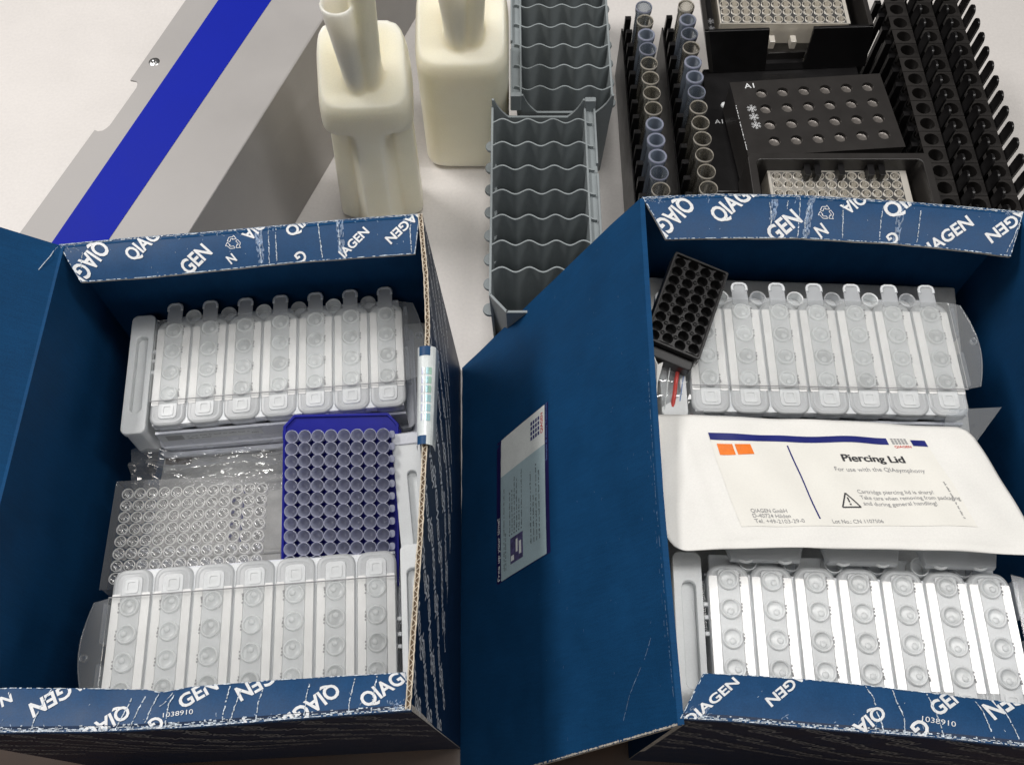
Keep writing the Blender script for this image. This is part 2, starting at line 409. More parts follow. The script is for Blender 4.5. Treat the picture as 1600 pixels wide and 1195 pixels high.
# ================================================================== blue cardboard boxes
POLY = {'LFA': [(-32.01, 36.96, 24.0), (-27.23, 37.51, 24.0), (-21.42, 38.07, 24.0), (-16.02, 38.68, 24.0), (-11.03, 39.24, 24.0), (-6.59, 39.64, 24.0)], 'LFB': [(-30.25, 34.32, 23.2), (-25.65, 34.7, 23.2), (-20.79, 35.29, 23.2), (-15.66, 35.94, 23.2), (-10.93, 36.37, 23.2), (-6.89, 36.7, 23.2)], 'RFA': [(9.45, 41.13, 24.0), (15.16, 41.42, 24.0), (20.97, 41.31, 24.0), (27.86, 40.78, 24.0), (32.4, 40.32, 24.0), (36.85, 39.81, 24.0)], 'RFB': [(11.05, 37.97, 23.2), (15.66, 38.06, 23.2), (20.73, 38.06, 23.2), (27.55, 37.58, 23.2), (31.58, 37.09, 23.2), (35.5, 36.48, 23.2)], 'LNA': [(-31.38, 4.51, 24.0), (-27.95, 4.74, 24.0), (-22.72, 4.77, 24.0), (-17.51, 5.0, 24.0), (-12.3, 5.4, 24.0), (-8.46, 5.69, 24.0), (-5.54, 5.89, 24.0)], 'LNB': [(-31.42, 7.0, 23.3), (-28.21, 7.17, 23.3), (-23.32, 7.13, 23.3), (-20.38, 7.05, 23.4), (-19.7, 6.87, 23.6), (-18.09, 7.24, 23.3), (-13.07, 7.62, 23.3), (-8.73, 7.86, 23.3), (-6.05, 8.0, 23.3)], 'RNA': [(9.22, 5.46, 24.0), (12.29, 5.3, 24.0), (17.49, 4.87, 24.0), (22.67, 4.51, 24.0), (27.77, 4.02, 24.0), (31.82, 3.64, 24.0)], 'RNB': [(10.89, 7.97, 23.3), (13.82, 7.83, 23.3), (18.14, 7.52, 23.3), (22.99, 6.96, 23.3), (28.71, 6.31, 23.3), (31.85, 5.97, 23.3)], 'LIDA': [(9.25, 41.1, 24.0), (9.05, 30.0, 24.0), (8.9, 18.0, 24.0), (9.08, 5.1, 24.0)], 'LIDB': [(-4.75, 39.4, 0.35), (-4.5, 28.0, 0.35), (-4.3, 15.0, 0.35), (-4.0, 2.9, 0.35)], '_PA': [(9.63, 25.03, 21.2), (12.96, 24.99, 21.2), (16.82, 24.84, 21.2), (21.53, 24.61, 21.2), (26.64, 24.33, 21.2), (30.55, 24.09, 21.2)], '_PB': [(9.11, 15.11, 22.9), (13.65, 15.27, 22.9), (17.93, 15.36, 23.0), (23.35, 15.2, 23.0), (27.22, 15.08, 23.0), (32.59, 14.85, 23.0)]}
WD = {'LF': [('QIAGEN', 0, 2.645, 0.681, 3, 0.648, 2.235), ('QIAGEN', 0, 4.675, 1.197, 3, 6.427, -0.011), ('GEN', 0, 8.298, 2.506, 2, 9.7, 1.541), ('N', 0, 11.922, 2.172, 1, 11.329, 2.465), ('QIA', 0, 14.116, -0.172, 2, 13.291, 0.56), ('QIAGEN', 0, 16.335, 0.464, 2, 17.202, -0.296), ('G', 0, 17.161, 2.45, 1, 16.436, 2.9), ('IAGEN', 1, 20.146, 2.468, 4, 21.523, 1.146), ('QIAGEN', 3, 24.497, 0.901, 5, 23.622, 1.766)], 'LN': [('N', 0, 3.443, 1.907, 1, 2.895, 1.546), ('QIAGEN', 3, 6.318, 2.137, 5, 5.121, 1.302), ('QIAGEN', 0, 9.929, 0.931, 3, 8.398, -0.099), ('G', 0, 12.259, 0.572, 1, 11.61, 0.081), ('GEN', 0, 13.424, 1.652, 2, 14.658, 2.351), ('1038910', 0, 12.337, 0.847, 6, 13.758, 0.883), ('QIAGEN', 4, 17.299, 2.132, 5, 16.677, 1.801), ('QIAGEN', 0, 21.583, 1.392, 3, 19.895, 0.299), ('QIAGEN', 0, 23.569, 0.89, 3, 25.24, 1.944), ('I', 0, 17.072, 0.203, 1, 16.526, -0.113)], 'RF': [('QIAGEN', 0, 2.806, 0.856, 3, 0.594, 2.377), ('QIAGEN', 0, 4.997, 1.597, 3, 7.164, 0.13), ('GEN', 0, 8.902, 3.057, 2, 10.528, 1.933), ('N', 0, 13.028, 2.575, 1, 12.247, 3.078), ('QIA', 0, 15.841, 0.125, 2, 14.918, 0.848), ('QIAGEN', 0, 18.118, 0.703, 1, 18.713, 0.129), ('G', 0, 18.582, 2.803, 1, 17.884, 3.363), ('IAGEN', 1, 21.589, 3.159, 4, 23.554, 1.331), ('QIAGEN', 3, 26.844, 0.924, 5, 25.757, 2.098)], 'RN': [('QIAGEN', 0, 0.524, -0.005, 5, 1.965, 2.168), ('QIAGEN', 3, 5.391, 2.289, 5, 4.663, 1.397), ('QIAGEN', 0, 10.68, 1.057, 3, 9.365, -0.242), ('G', 0, 13.436, 0.803, 1, 12.756, 0.13), ('1038910', 0, 13.264, 1.058, 6, 14.897, 0.932), ('GEN', 0, 14.101, 1.901, 2, 15.232, 2.868), ('QIAGEN', 4, 18.057, 2.589, 5, 17.379, 2.115)]}
CR = {'LF': [[(14.685, 0.115), (14.54, 1.587), (14.329, 2.939)], [(15.226, -0.035), (15.086, 1.39), (14.935, 2.8)], [(18.226, 0.014), (18.299, 1.185), (18.398, 2.853)], [(19.627, -0.047), (19.707, 1.315), (19.823, 2.714)], [(13.921, 1.062), (13.755, 2.877)], [(24.929, 0.101), (24.955, 1.228), (25.247, 2.945)], [(1.318, 0.808), (0.635, 2.029)]], 'RF': [[(9.136, 0.662), (8.981, 1.843), (8.455, 3.361)], [(11.483, 0.265), (11.093, 1.819), (10.667, 3.36)], [(12.169, 0.632), (11.487, 2.056), (11.283, 3.335)], [(10.569, 0.384), (10.297, 1.213)], [(14.574, 0.471), (14.221, 3.268)], [(17.514, 0.481), (17.259, 1.696), (17.179, 3.25)], [(20.215, 0.671), (20.102, 3.321)], [(27.39, 0.713), (27.302, 1.971), (27.065, 3.241)]], 'LN': [[(5.534, 2.311), (5.453, 1.989), (5.161, 0.904), (5.067, 0.123)], [(10.296, 1.957), (10.206, 1.504), (9.696, 0.059)], [(11.029, 1.966), (10.729, 1.05), (10.491, 0.093)], [(11.871, 2.319), (11.538, 1.348), (11.17, -0.012)], [(12.621, 2.222), (12.263, 1.635), (12.005, 1.43)], [(12.767, 2.15), (12.481, 1.515), (12.412, 0.079)], [(15.842, 2.215), (15.674, 1.356), (15.503, 0.153)], [(16.507, 1.93), (16.316, 1.415), (15.893, 0.049)], [(17.739, 1.904), (17.469, 1.093), (17.324, 0.001)], [(20.354, 1.985), (20.191, 1.374), (19.982, 0.144)], [(22.958, 2.172), (22.613, 1.0), (22.359, -0.059)], [(24.215, 2.256), (23.97, 1.3), (23.665, 0.026)]], 'RN': [[(9.833, 2.665), (10.348, 2.03), (10.495, 1.588)], [(10.595, 1.22), (10.844, 0.756), (11.097, 0.034)], [(11.441, 2.621), (11.731, 1.871), (12.153, 0.989), (12.203, 0.049)], [(13.497, 2.631), (13.835, 1.789), (14.149, 0.883), (14.341, 0.058)], [(16.324, 2.495), (16.677, 1.894), (17.056, 0.29)], [(17.915, 2.205), (18.194, 1.282), (18.425, 0.409)]]}
BANDS = {'LF': [[(13.99, 0.044), (13.762, 2.827)], [(19.735, -0.037), (19.924, 2.672)]], 'RF': [[(12.328, 0.209), (11.275, 3.387)], [(18.851, 0.17), (18.444, 3.433)], [(9.577, 0.4), (8.962, 2.095)]], 'LN': [], 'RN': []}
RC = {'LF': (12.011, 1.097), 'RF': (13.197, 1.388)}
def recycle(pr, x, y, r, hand):
    def tr(p, k):
        a = R(120*k); X = p[0]*math.cos(a)-p[1]*math.sin(a); Y = p[0]*math.sin(a)+p[1]*math.cos(a); return (x + X*r, y + hand*Y*r)
    arrow = [(-.62,.30),(-.36,.76),(.10,.80),(.22,.98),(.46,.50),(-.02,.46),(.06,.58),(-.16,.56),(-.34,.20)]
    for k in range(3): pr.line([tr(p, k) for p in arrow], .045, True)
def flap(box, key, A, B, hand, hinge_wear, curl=0):
    rl = Ruled(POLY[A], POLY[B], up=(0,0,1), sag=lambda s, t: .10*math.sin(math.pi*t)*(1 if hand < 0 else .6))
    mb = MB(); rl.slab(mb, .22, 40, 4, wob=.03, hinge=0)
    f = mb.build('flap', ['navy_print', 'board_edge'], box, smooth=35, world=True)
    L, W = rl.len, rl.wid; bx = (.04, L-.04, .02, W-.03)
    for w in WD[key]:
        pr = Print2D(); pr.word(*w, hand); pr.clip(bx).on(rl.pt, 'lettering', 'print_white', f, .034)
    if key in RC:
        pr = Print2D(); recycle(pr, RC[key][0], RC[key][1], .62 if key == 'LF' else .66, hand); pr.clip(bx).on(rl.pt, 'recycling_mark', 'print_white', f, .034)
    cr = Print2D()
    for l in CR[key]: cr.rough(l, .055, .10, .12, .03)
    for k in range(int(L*.7)):                      # pin scratches
        x, y = random.uniform(0, L), random.uniform(0, W); cr.seg((x, y), (x+random.uniform(-.08,.08), y+random.uniform(-.12,.12)), .018)
    cr.clip(bx).on(rl.pt, 'crease', 'crease_white', f, .042, stuff=True)
    bd = Print2D()
    for (a, b) in BANDS[key]:
        for k in range(5):
            o = (k-2)*.10; bd.rough([(a[0]+o, a[1]), (b[0]+o, b[1])], .10, .2, .25, .05)
    for k in range(40):
        x = random.choice([random.uniform(0, L), random.uniform(0, 1.2), L-random.uniform(0, 1.2)]); bd.rough([(x, random.uniform(0, .3)), (x+random.uniform(-.5,.5), random.uniform(.2, .8))], .04, .1, .4, .05)
    bd.clip(bx).on(rl.pt, 'scuff', 'scuff', f, .030, stuff=True)
    we = Print2D()
    for k in range(hinge_wear):
        y = .03 + .07*k; we.rough([(0, y), (L*.5, y+.01), (L, y)], .05 if hinge_wear > 3 else .035, .13, (.2, .45, .5, .8, .9)[k], .03)
    we.rough([(0, W-.03), (L, W-.03)], .05, .14, .35, .02)
    we.rough([(.05, 0), (.05, W)], .06, .14, .2, .02); we.rough([(L-.05, 0), (L-.05, W)], .06, .14, .2, .02)
    we.clip((0, L, 0, W)).on(rl.pt, 'worn_or_glint_edge', 'crease_white', f, .048, stuff=True)
    return f, rl
def wall(box, rim, base, up, th, mats, pattern=None, nx=16, hinge=0):
    rl = Ruled(rim, base, up=up, sag=lambda s, t: .22*math.sin(math.pi*s)*math.sin(math.pi*min(1, t*1.6)) - .10*math.sin(3*math.pi*s)*math.sin(math.pi*t)); mb = MB(); rl.slab(mb, th, nx, 6, hinge=hinge)
    w = mb.build('wall', mats, box, world=True, smooth=40)
    if pattern:
        pr = Print2D(); dx, dy, size, hand, m, ang, bold = pattern; r = 0; y = -1.0
        while y < min(rl.wid, 14):
            x = (r % 2)*dx*.5 - 2 + (r*.7 % 1.3)
            k = r
            while x < rl.len + 2:
                pr.text('QIAGEN', x, y, ang + (math.pi if k % 2 else 0), size, size/4.6, hand, bold); x += dx; k += 1
            y += dy; r += 1
        pr.clip((.1, rl.len-.1, .05, rl.wid-.3)).on(rl.pt, 'lettering', m, w, .012, stuff=True)
    return w, rl
def floor_of(box, q, z0, z1):
    mb = MB(); mb.hexa([Vector((x, y, z0)) for x, y in q] + [Vector((x, y, z1)) for x, y in q]); return mb.build('bottom', 'navy_board', box, world=True)

# ---- left box
boxL = thing('cardboard_box', 'open blue cardboard box on the left, its lid folded out to the left', 'box', T(-19, 21, 0), 'open blue kit boxes')
LR = [V(-6.450, 39.580, 24.000), V(-5.820, 34.380, 24.000), V(-5.540, 30.790, 24.000), V(-5.440, 27.370, 24.000), V(-5.330, 21.900, 24.000), V(-5.360, 15.270, 24.000), V(-5.470, 11.100, 24.000), V(-5.580, 5.930, 24.000)]
LRb = [V(-4.9,39.35,.0), V(-4.4,22,.0), V(-4.05,5.8,.0)]
wall(boxL, LR, LRb, (1,0,0), .32, ['outer_print', 'kraft_shade'], (3.6, 2.3, 3.6, -1, 'print_white', .80, .03), 24, 1)
wall(boxL, [V(*p) + V(0,.04,-.03) for p in POLY['LFA']], [V(-32.6,37.2,0), V(-4.95,39.35,0)], (0,1,0), .35, ['navy_board', 'board_edge'])
wall(boxL, [V(*p) + V(0,-.03,-.03) for p in POLY['LNA']], [V(-32.3,4.35,0), V(-4.1,5.75,0)], (0,-1,0), .35, ['outer_print', 'board_edge'], (3.2, 1.7, 3.0, -1, 'print_grey', .75, .03))
wall(boxL, [V(-31.95,36.85,24), V(-31.4,4.6,24)], [V(-32.6,37.15,0), V(-32.3,4.4,0)], (-1,0,0), .35, ['navy_board', 'board_edge'])
floor_of(boxL, [(-32,4.8), (-4.6,6.2), (-5.3,38.9), (-32.2,36.8)], .05, .35)
lid = MB(); Ruled([V(-31.72,36.85,23.93), V(-31.17,4.6,23.93)], [V(-51,36.2,38.5), V(-50.6,4.0,38.5)], up=(1,0,1)).slab(lid, .3, 20, 12, wob=.02, hinge=0)
lid.build('lid', ['navy_board', 'board_edge'], boxL, world=True, smooth=40)
tr = MB().tube([V(-31.990, 36.670, 24.100), V(-32.120, 36.280, 24.200), V(-32.130, 35.710, 24.400), V(-32.340, 35.110, 24.500), V(-32.570, 34.410, 24.600)], .035, 5); tr.build('tear', 'crease_white', boxL, world=True)
flap(boxL, 'LF', 'LFA', 'LFB', -1, 2)
flap(boxL, 'LN', 'LNA', 'LNB', 1, 5)
# bare corrugated board showing along the right-hand rim
rim = Ruled([p + V(0,0,.02) for p in LR], [p + V(-.32,0,.02) for p in LR])
fl = MB(); n = int(rim.len*22); pts = []
for k in range(n+1):
    X = rim.len*k/n; pts.append((X, rim.wid*(.5 + .34*math.sin(X*2*math.pi/.55))))
for yy in (.03, rim.wid-.03):
    row = [(rim.len*k/160, yy + random.uniform(-.02, .02)) for k in range(161)]
    for a, b in zip(row, row[1:]):
        q = [rim.pt(a[0],a[1]-.035), rim.pt(b[0],b[1]-.035), rim.pt(b[0],b[1]+.035), rim.pt(a[0],a[1]+.035)]; fl.hexa(q + [p + V(0,0,.09) for p in q])
for a, b in zip(pts, pts[1:]):
    q = [rim.pt(a[0],a[1]-.03), rim.pt(b[0],b[1]-.03), rim.pt(b[0],b[1]+.03), rim.pt(a[0],a[1]+.03)]; fl.hexa(q + [p + V(0,0,.07) for p in q])
fl.build('corrugated_edge', 'kraft', boxL, world=True)

# ---- right box
boxR = thing('cardboard_box', 'open blue cardboard box on the right with a white pouch lying across it', 'box', T(22, 22, 0), 'open blue kit boxes')
wall(boxR, [V(*p) + V(0,.04,-.03) for p in POLY['RFA']], [V(9.4,41.1,0), V(37.4,40.2,0)], (0,1,0), .35, ['navy_board', 'board_edge'])
wall(boxR, [V(*p) + V(0,-.03,-.03) for p in POLY['RNA']], [V(9.2,4.9,0), V(37.0,3.4,0)], (0,-1,0), .35, ['outer_print', 'board_edge'], (3.8, 2.1, 3.5, -1, 'print_grey', .62, .03))
wall(boxR, [V(9.27,41.0,24), V(9.1,30,24), V(8.95,18,24), V(9.1,5.15,24)], [V(9.3,41,0), V(9.2,5.0,0)], (-1,0,0), .35, ['navy_board', 'board_edge'])
wall(boxR, [V(36.95,39.85,23.95), V(36.6,22,23.95), V(31.9,3.9,23.95)], [V(37.4,40.1,0), V(37.2,22,0), V(32.6,3.9,0)], (1,0,0), .35, ['navy_board', 'board_edge'])
floor_of(boxR, [(9.6,5.4), (32.2,4.2), (36.9,39.8), (9.7,40.7)], .05, .35)
lidR = Ruled(POLY['LIDA'], POLY['LIDB'], up=(-1,0,1), sag=lambda s, t: .35*math.sin(math.pi*t)*math.sin(math.pi*s) - .25*max(0, .12-t)*8*max(0, .06-s)*10)
mb = MB(); lidR.slab(mb, .3, 36, 24, wob=.02, hinge=0); lid_o = mb.build('lid', ['navy_board', 'board_edge'], boxR, world=True, smooth=40)
flap(boxR, 'RF', 'RFA', 'RFB', -1, 3)
flap(boxR, 'RN', 'RNA', 'RNB', 1, 4)
# scratches and scuffed hinge on the lid
sc = Print2D()
sc.rough([(30.897, 1.694), (31.961, 2.476), (32.849, 3.431), (33.605, 4.184), (34.894, 5.011)], .035, .1, .1, .02)
sc.rough([(14,.12),(34.5,.12)], .03, .12, .45, .05); sc.rough([(20,.35),(33,.4)], .02, .2, .75, .1)
for k in range(60):
    x, y = random.uniform(1,35), random.uniform(.3,16); sc.seg((x,y),(x+random.uniform(-.2,.2),y+random.uniform(-.1,.1)), .015)
sc.clip((.05,35.9,.05,27)).on(lidR.pt, 'scuff', 'scuff', lid_o, .02, stuff=True)
ed = Print2D(); ed.rough([(lidR.len-.06,0),(lidR.len-.06,20)], .10, .12, .05, .02); ed.clip((.0,lidR.len,.0,27)).on(lidR.pt, 'worn_or_glint_edge', 'board_edge', lid_o, .02, stuff=True)

# the sticker on the lid: its own sheet in lid coordinates, text reads away from the viewer
sx0, sx1, sy0, sy1 = 10.67, 22.5, 12.6, 19.6      # X: far to near, Y: rim to table
def stk(x, y, h): return lidR.pt(sx1 - x, sy1 - y, h)      # x reads along the sticker, y from its title edge to its foot
SW, SH = sx1-sx0, sy1-sy0
def sprint(fill, name, m, h, clip=True):
    p = Print2D(); fill(p)
    if clip: p.clip((0, SW, -.9, SH+.6))
    return p.on(stk, name, m, lid_o, h)
def grid_rect(p, x0, x1, y0, y1, nx=12, ny=8):
    for i in range(nx):
        for j in range(ny):
            p.rect(x0+(x1-x0)*i/nx, x0+(x1-x0)*(i+1)/nx, y0+(y1-y0)*j/ny, y0+(y1-y0)*(j+1)/ny)
sprint(lambda p: grid_rect(p, 0, SW, -.75, SH+.5), 'sticker', 'sticker_purple', .016)
sprint(lambda p: grid_rect(p, .06, SW*.72, 0, SH), 'sticker_panel', 'sticker_blue', .030)
sprint(lambda p: grid_rect(p, SW*.72, SW-.05, 0, SH), 'sticker_band', 'sticker_white', .030)
def s_text(p):
    p.text('Free up your time!', .2, -.20, 0, 5.0, .42, -1, .012, centre=False)
sprint(s_text, 'sticker_title', 'sticker_white', .030)
def s_small(p):
    for y, x, w in ((.63, .7, 6.6), (.90, .7, 2.9)): p.scrib(x, y, w, .17)
    for k, w in enumerate((3.3, 3.4, 4.3, 4.0, 2.2, 4.5)):
        y = 1.5 + k*.38; p.scrib(3.4, y+.1, w, .17); p.rect(3.15, 3.27, y-.08, y+.04)
    for k, w in enumerate((5.6, 3.6, 6.0, 5.2)): p.scrib(1.5, 4.9 + k*.42, w, .18)
sprint(s_small, 'sticker_text', 'ink_black', .040)
sprint(lambda p: (grid_rect(p, .9, 2.9, 1.6, 3.6, 4, 4)), 'sticker_photo', 'photo_mauve', .040)
sprint(lambda p: (p.rect(1.1,1.5,1.7,2.2), p.rect(1.6,2.6,2.5,2.8), p.rect(1.3,2.3,3.0,3.35)), 'sticker_photo', 'sticker_white', .048)
def s_logo(p):
    for i in range(4):
        for j in range(4): p.rect(SW-2.2+i*.42, SW-2.2+i*.42+.30, SH-2.1+j*.36, SH-2.1+j*.36+.25)
sprint(s_logo, 'sticker_logo', 'ink_navy', .040)
sprint(lambda p: p.text('QIAGEN', SW-1.4, SH-.45, 0, 1.7, .36, -1, .02), 'sticker_logo', 'ink_red', .040)
sprint(lambda p: p.text('Sample & Assay Technologies', SW*.60, SH+.32, 0, 5.4, .22, -1, 0, False), 'sticker_foot', 'zip_blue', .030)

# hologram seal folded over the rim of the left box
seal = thing('hologram_seal', 'shiny white tamper seal with rainbow squares folded over the left box rim', 'seal', T(-6, 25, 24))
seal_rim = Ruled(LR, [p + V(-.42,0,0) for p in LR])
def seal_pt(x, y, h):      # x along the rim (near to far), y across: 0 inside .. 1 outside
    k = (31.2 - (21.6 + x) + 8.45)/seal_rim.len*seal_rim.len
    e = seal_rim._ip(seal_rim.A, seal_rim.da, max(0, min(1, k/seal_rim.len)))
    tp = .50 + .12*x/7
    if y < .2: d = (.2-y)*5.0; return e + V(-.16 - tp - .05*d, 0, .12 - d)
    if y < .7: c = (y-.2)/.5; return e + V(-.16 - tp + 2*tp*c, 0, .12 + .30*math.sin(c*math.pi)**.7 + h)
    d = (y-.7)*3.5; return e + V(-.16 + tp + .085*d + h*.7, 0, .12 - d + h*.7)
ps = Print2D()
for i in range(20):
    for j in range(16): ps.rect(7.0*i/20, 7.0*(i+1)/20, j/16, (j+1)/16)
ps.on(seal_pt, 'seal_film', 'seal_white', seal, 0)
for j, (y0, y1) in enumerate(((.32,.36), (.38,.42), (.45,.52), (.53,.60))):
    for i in range(6):
        p = Print2D(); grid_rect(p, 1.6+i*.66, 1.6+i*.66+.5, y0, y1, 3, 3)
        p.on(seal_pt, 'hologram', ('holo_lilac', 'seal_white', 'holo_cyan', 'holo_green' if i > 2 else 'holo_cyan')[j], seal, .03)
p = Print2D(); grid_rect(p, 6.3, 7.0, .25, .55, 4, 12); p.on(seal_pt, 'seal_print', 'navy_print', seal, .015)
p = Print2D(); grid_rect(p, 0, .6, .22, .5, 4, 12); p.on(seal_pt, 'seal_print', 'navy_print', seal, .015)

# ================================================================== metal cover
cov = thing('metal_cover', 'silver metal instrument cover with a broad blue stripe behind the left box', 'cover', T(-26, 60, 0))
ZT = 14.6
top = [V(-42.030, 42.770, 14.600), V(-37.380, 56.020, 14.600), V(-37.040, 55.860, 14.600), V(-36.650, 55.940, 14.600), V(-36.360, 56.210, 14.600), V(-36.140, 56.540, 14.600), V(-34.580, 61.070, 14.600), V(-34.580, 61.550, 14.600), V(-34.760, 61.860, 14.600), V(-35.340, 61.980, 14.600), V(-31.900, 72.530, 14.600), V(-28.050, 83.800, 14.600), V(-13.230, 83.800, 14.600), V(-18.470, 69.470, 14.600), V(-27.030, 45.170, 14.600), V(-27.860, 42.770, 14.600)]
mb = MB(); n = len(top)
mb.add(top + [p - V(0,0,.18) for p in top], [tuple(range(n)), tuple(range(n, 2*n))[::-1]] + [(i, (i+1) % n, n+(i+1) % n, n+i) for i in range(n)])
mb.build('top_panel', 'silver_paint', cov, world=True, bevel=.05)
mb = MB(); q = [V(-38.730, 42.760, 14.620), V(-34.170, 42.760, 14.620), V(-19.440, 83.770, 14.620), V(-24.860, 83.770, 14.620)]
mb.hexa(q + [p + V(0,0,.012) for p in q]); mb.build('blue_stripe', 'blue_paint', cov, world=True)
a, b = V(-27.790, 42.960, 14.600), V(-13.400, 83.400, 14.600); c, d = V(-23.920, 53.130, 0.000), V(-5.150, 103.620, 0.000)
off = V(-.16,.06,0); mb = MB(); mb.hexa([c, d, d+off, c+off, a-V(0,0,.03), b-V(0,0,.03), b+off-V(0,0,.03), a+off-V(0,0,.03)]); mb.build('side_panel', 'silver_paint', cov, world=True, bevel=.06)
a, b = V(-39.930, 42.910, 14.400), V(-26.190, 83.870, 14.400); mb = MB(); off = V(.16,-.06,0); dn = V(0,0,-14.4)
mb.hexa([a+dn, b+dn, b+dn+off, a+dn+off, a, b, b+off, a+off]); mb.build('side_panel', 'silver_paint', cov, world=True)
c = V(-33.500, 64.280, 14.600); mb = MB(); mb.lathe([(.0,.10),(.22,.10),(.26,.06),(.42,.05),(.52,.0)], 20, Matrix.Translation(c)); mb.lathe([(0,.24),(.14,.22),(.2,.1)], 16, Matrix.Translation(c)); mb.build('rivet', 'rivet_steel', cov, world=True, smooth=40)

# ================================================================== white bottles
def bottle(label, M, w, d, h, rise, waist, neck_y, neck_h, neck_r, neckx=0):
    o = thing('plastic_bottle', label, 'bottle', M, 'white plastic bottles')
    mb = MB(); nz = 30; N = 64; rings = []
    for k in range(nz+1):
        z = h*k/nz; t = k/nz
        kw = waist * (1 - max(0, min(1, (z-(h-5.2))/2.6)))
        kw = kw*kw*(3-2*kw) if waist else 0
        e = 1 - .5*(max(0, .8-z)/.8)**2*.35 - .5*(max(0, z-(h-1.2))/1.2)**2*.16
        ring = []
        for i in range(N):
            a = 2*math.pi*i/N; ca, sa = math.cos(a), math.sin(a); p = 5
            rr = (abs(ca)**p + abs(sa)**p)**(-1/p); x = ca*rr; y = sa*rr
            x = x*(w/2)*(1 - .10*kw)*e; y = y*(d/2)*e
            if y < 0 and abs(x) > 1.35 and kw: y += kw*2.0*min(1, (abs(x)-1.35)/.30)*min(1, -y/(d/2)*1.2)
            ring.append(Vector(((x*(1 + .18*waist*(1-t)) - .75*waist*(1-t)), y + d/2, z)))
        rings.append(ring)
    # sloping shoulder from the front ridge up to the back
    for ring in rings:
        for p in ring:
            f = p.z/h; p.z += rise*max(0, min(1, p.y/d))**1.0*(f**6)
    for k in range(1, 6):
        s_ = 1 - (k/5)**2*.0 - k*.18; ring = []
        for p in rings[nz]: ring.append(Vector((p.x*s_, d/2 + (p.y-d/2)*s_, h + rise*((d/2 + (p.y-d/2)*s_)/d) + .12*(1-(1-k/5)**2))))
        rings.append(ring)
    vs = [p for r_ in rings for p in r_]; fs = []
    for i in range(len(rings)-1):
        for k in range(N): l = (k+1) % N; fs.append((i*N+k, i*N+l, (i+1)*N+l, (i+1)*N+k))
    fs.append(tuple(range(N))[::-1]); fs.append(tuple(range((len(rings)-1)*N, len(rings)*N))); mb.add(vs, fs)
    # spout and grip post are moulded in one with the body
    zb = h - 1.6; R1 = neck_r
    prof = [(0, -.4), (R1*.70, -.4), (R1*.92, .5), (R1*1.02, neck_h*.4), (R1*1.16, neck_h*.75), (R1*1.30, neck_h*.95), (R1*1.30, neck_h), (R1*1.22, neck_h+.08), (R1*1.06, neck_h), (R1*.92, neck_h*.9), (R1*.72, neck_h*.4), (R1*.6, neck_h*.3), (0, neck_h*.28)]
    mb.lathe(prof, 40, Matrix.Translation((neckx-.32, neck_y, zb)) @ Matrix.Rotation(R(-2), 4, 'Y'))
    mb.lathe([(0,-.3), (R1*.6,-.3), (R1*.98,.5), (R1*1.0, neck_h*.5), (R1*1.05, neck_h+5), (0, neck_h+5)], 36, Matrix.Translation((neckx+.55, neck_y+.25, zb)) @ Matrix.Rotation(R(3), 4, 'Y'), sx=.95)
    b = mb.build('body', 'bottle_plastic', o, smooth=180)
    md = b.modifiers.new('r', 'REMESH'); md.mode = 'VOXEL'; md.voxel_size = .0013; md.use_smooth_shade = True
    md = b.modifiers.new('s', 'SMOOTH'); md.factor = .5; md.iterations = 12
    return o
bottle('white plastic bottle with grip hollows and spout beside the silver cover', T(-12.6, 54.9, 0, 3), 8.0, 6.6, 18.0, 4.4, 1, 2.2, 11.2, 1.12, -.05)
bottle('smooth white plastic bottle between the grip bottle and the grey racks', T(-4.75, 63.6, 0, 0), 8.9, 8.0, 14.4, 4.4, 0, 2.6, 10.6, 1.3, .2)

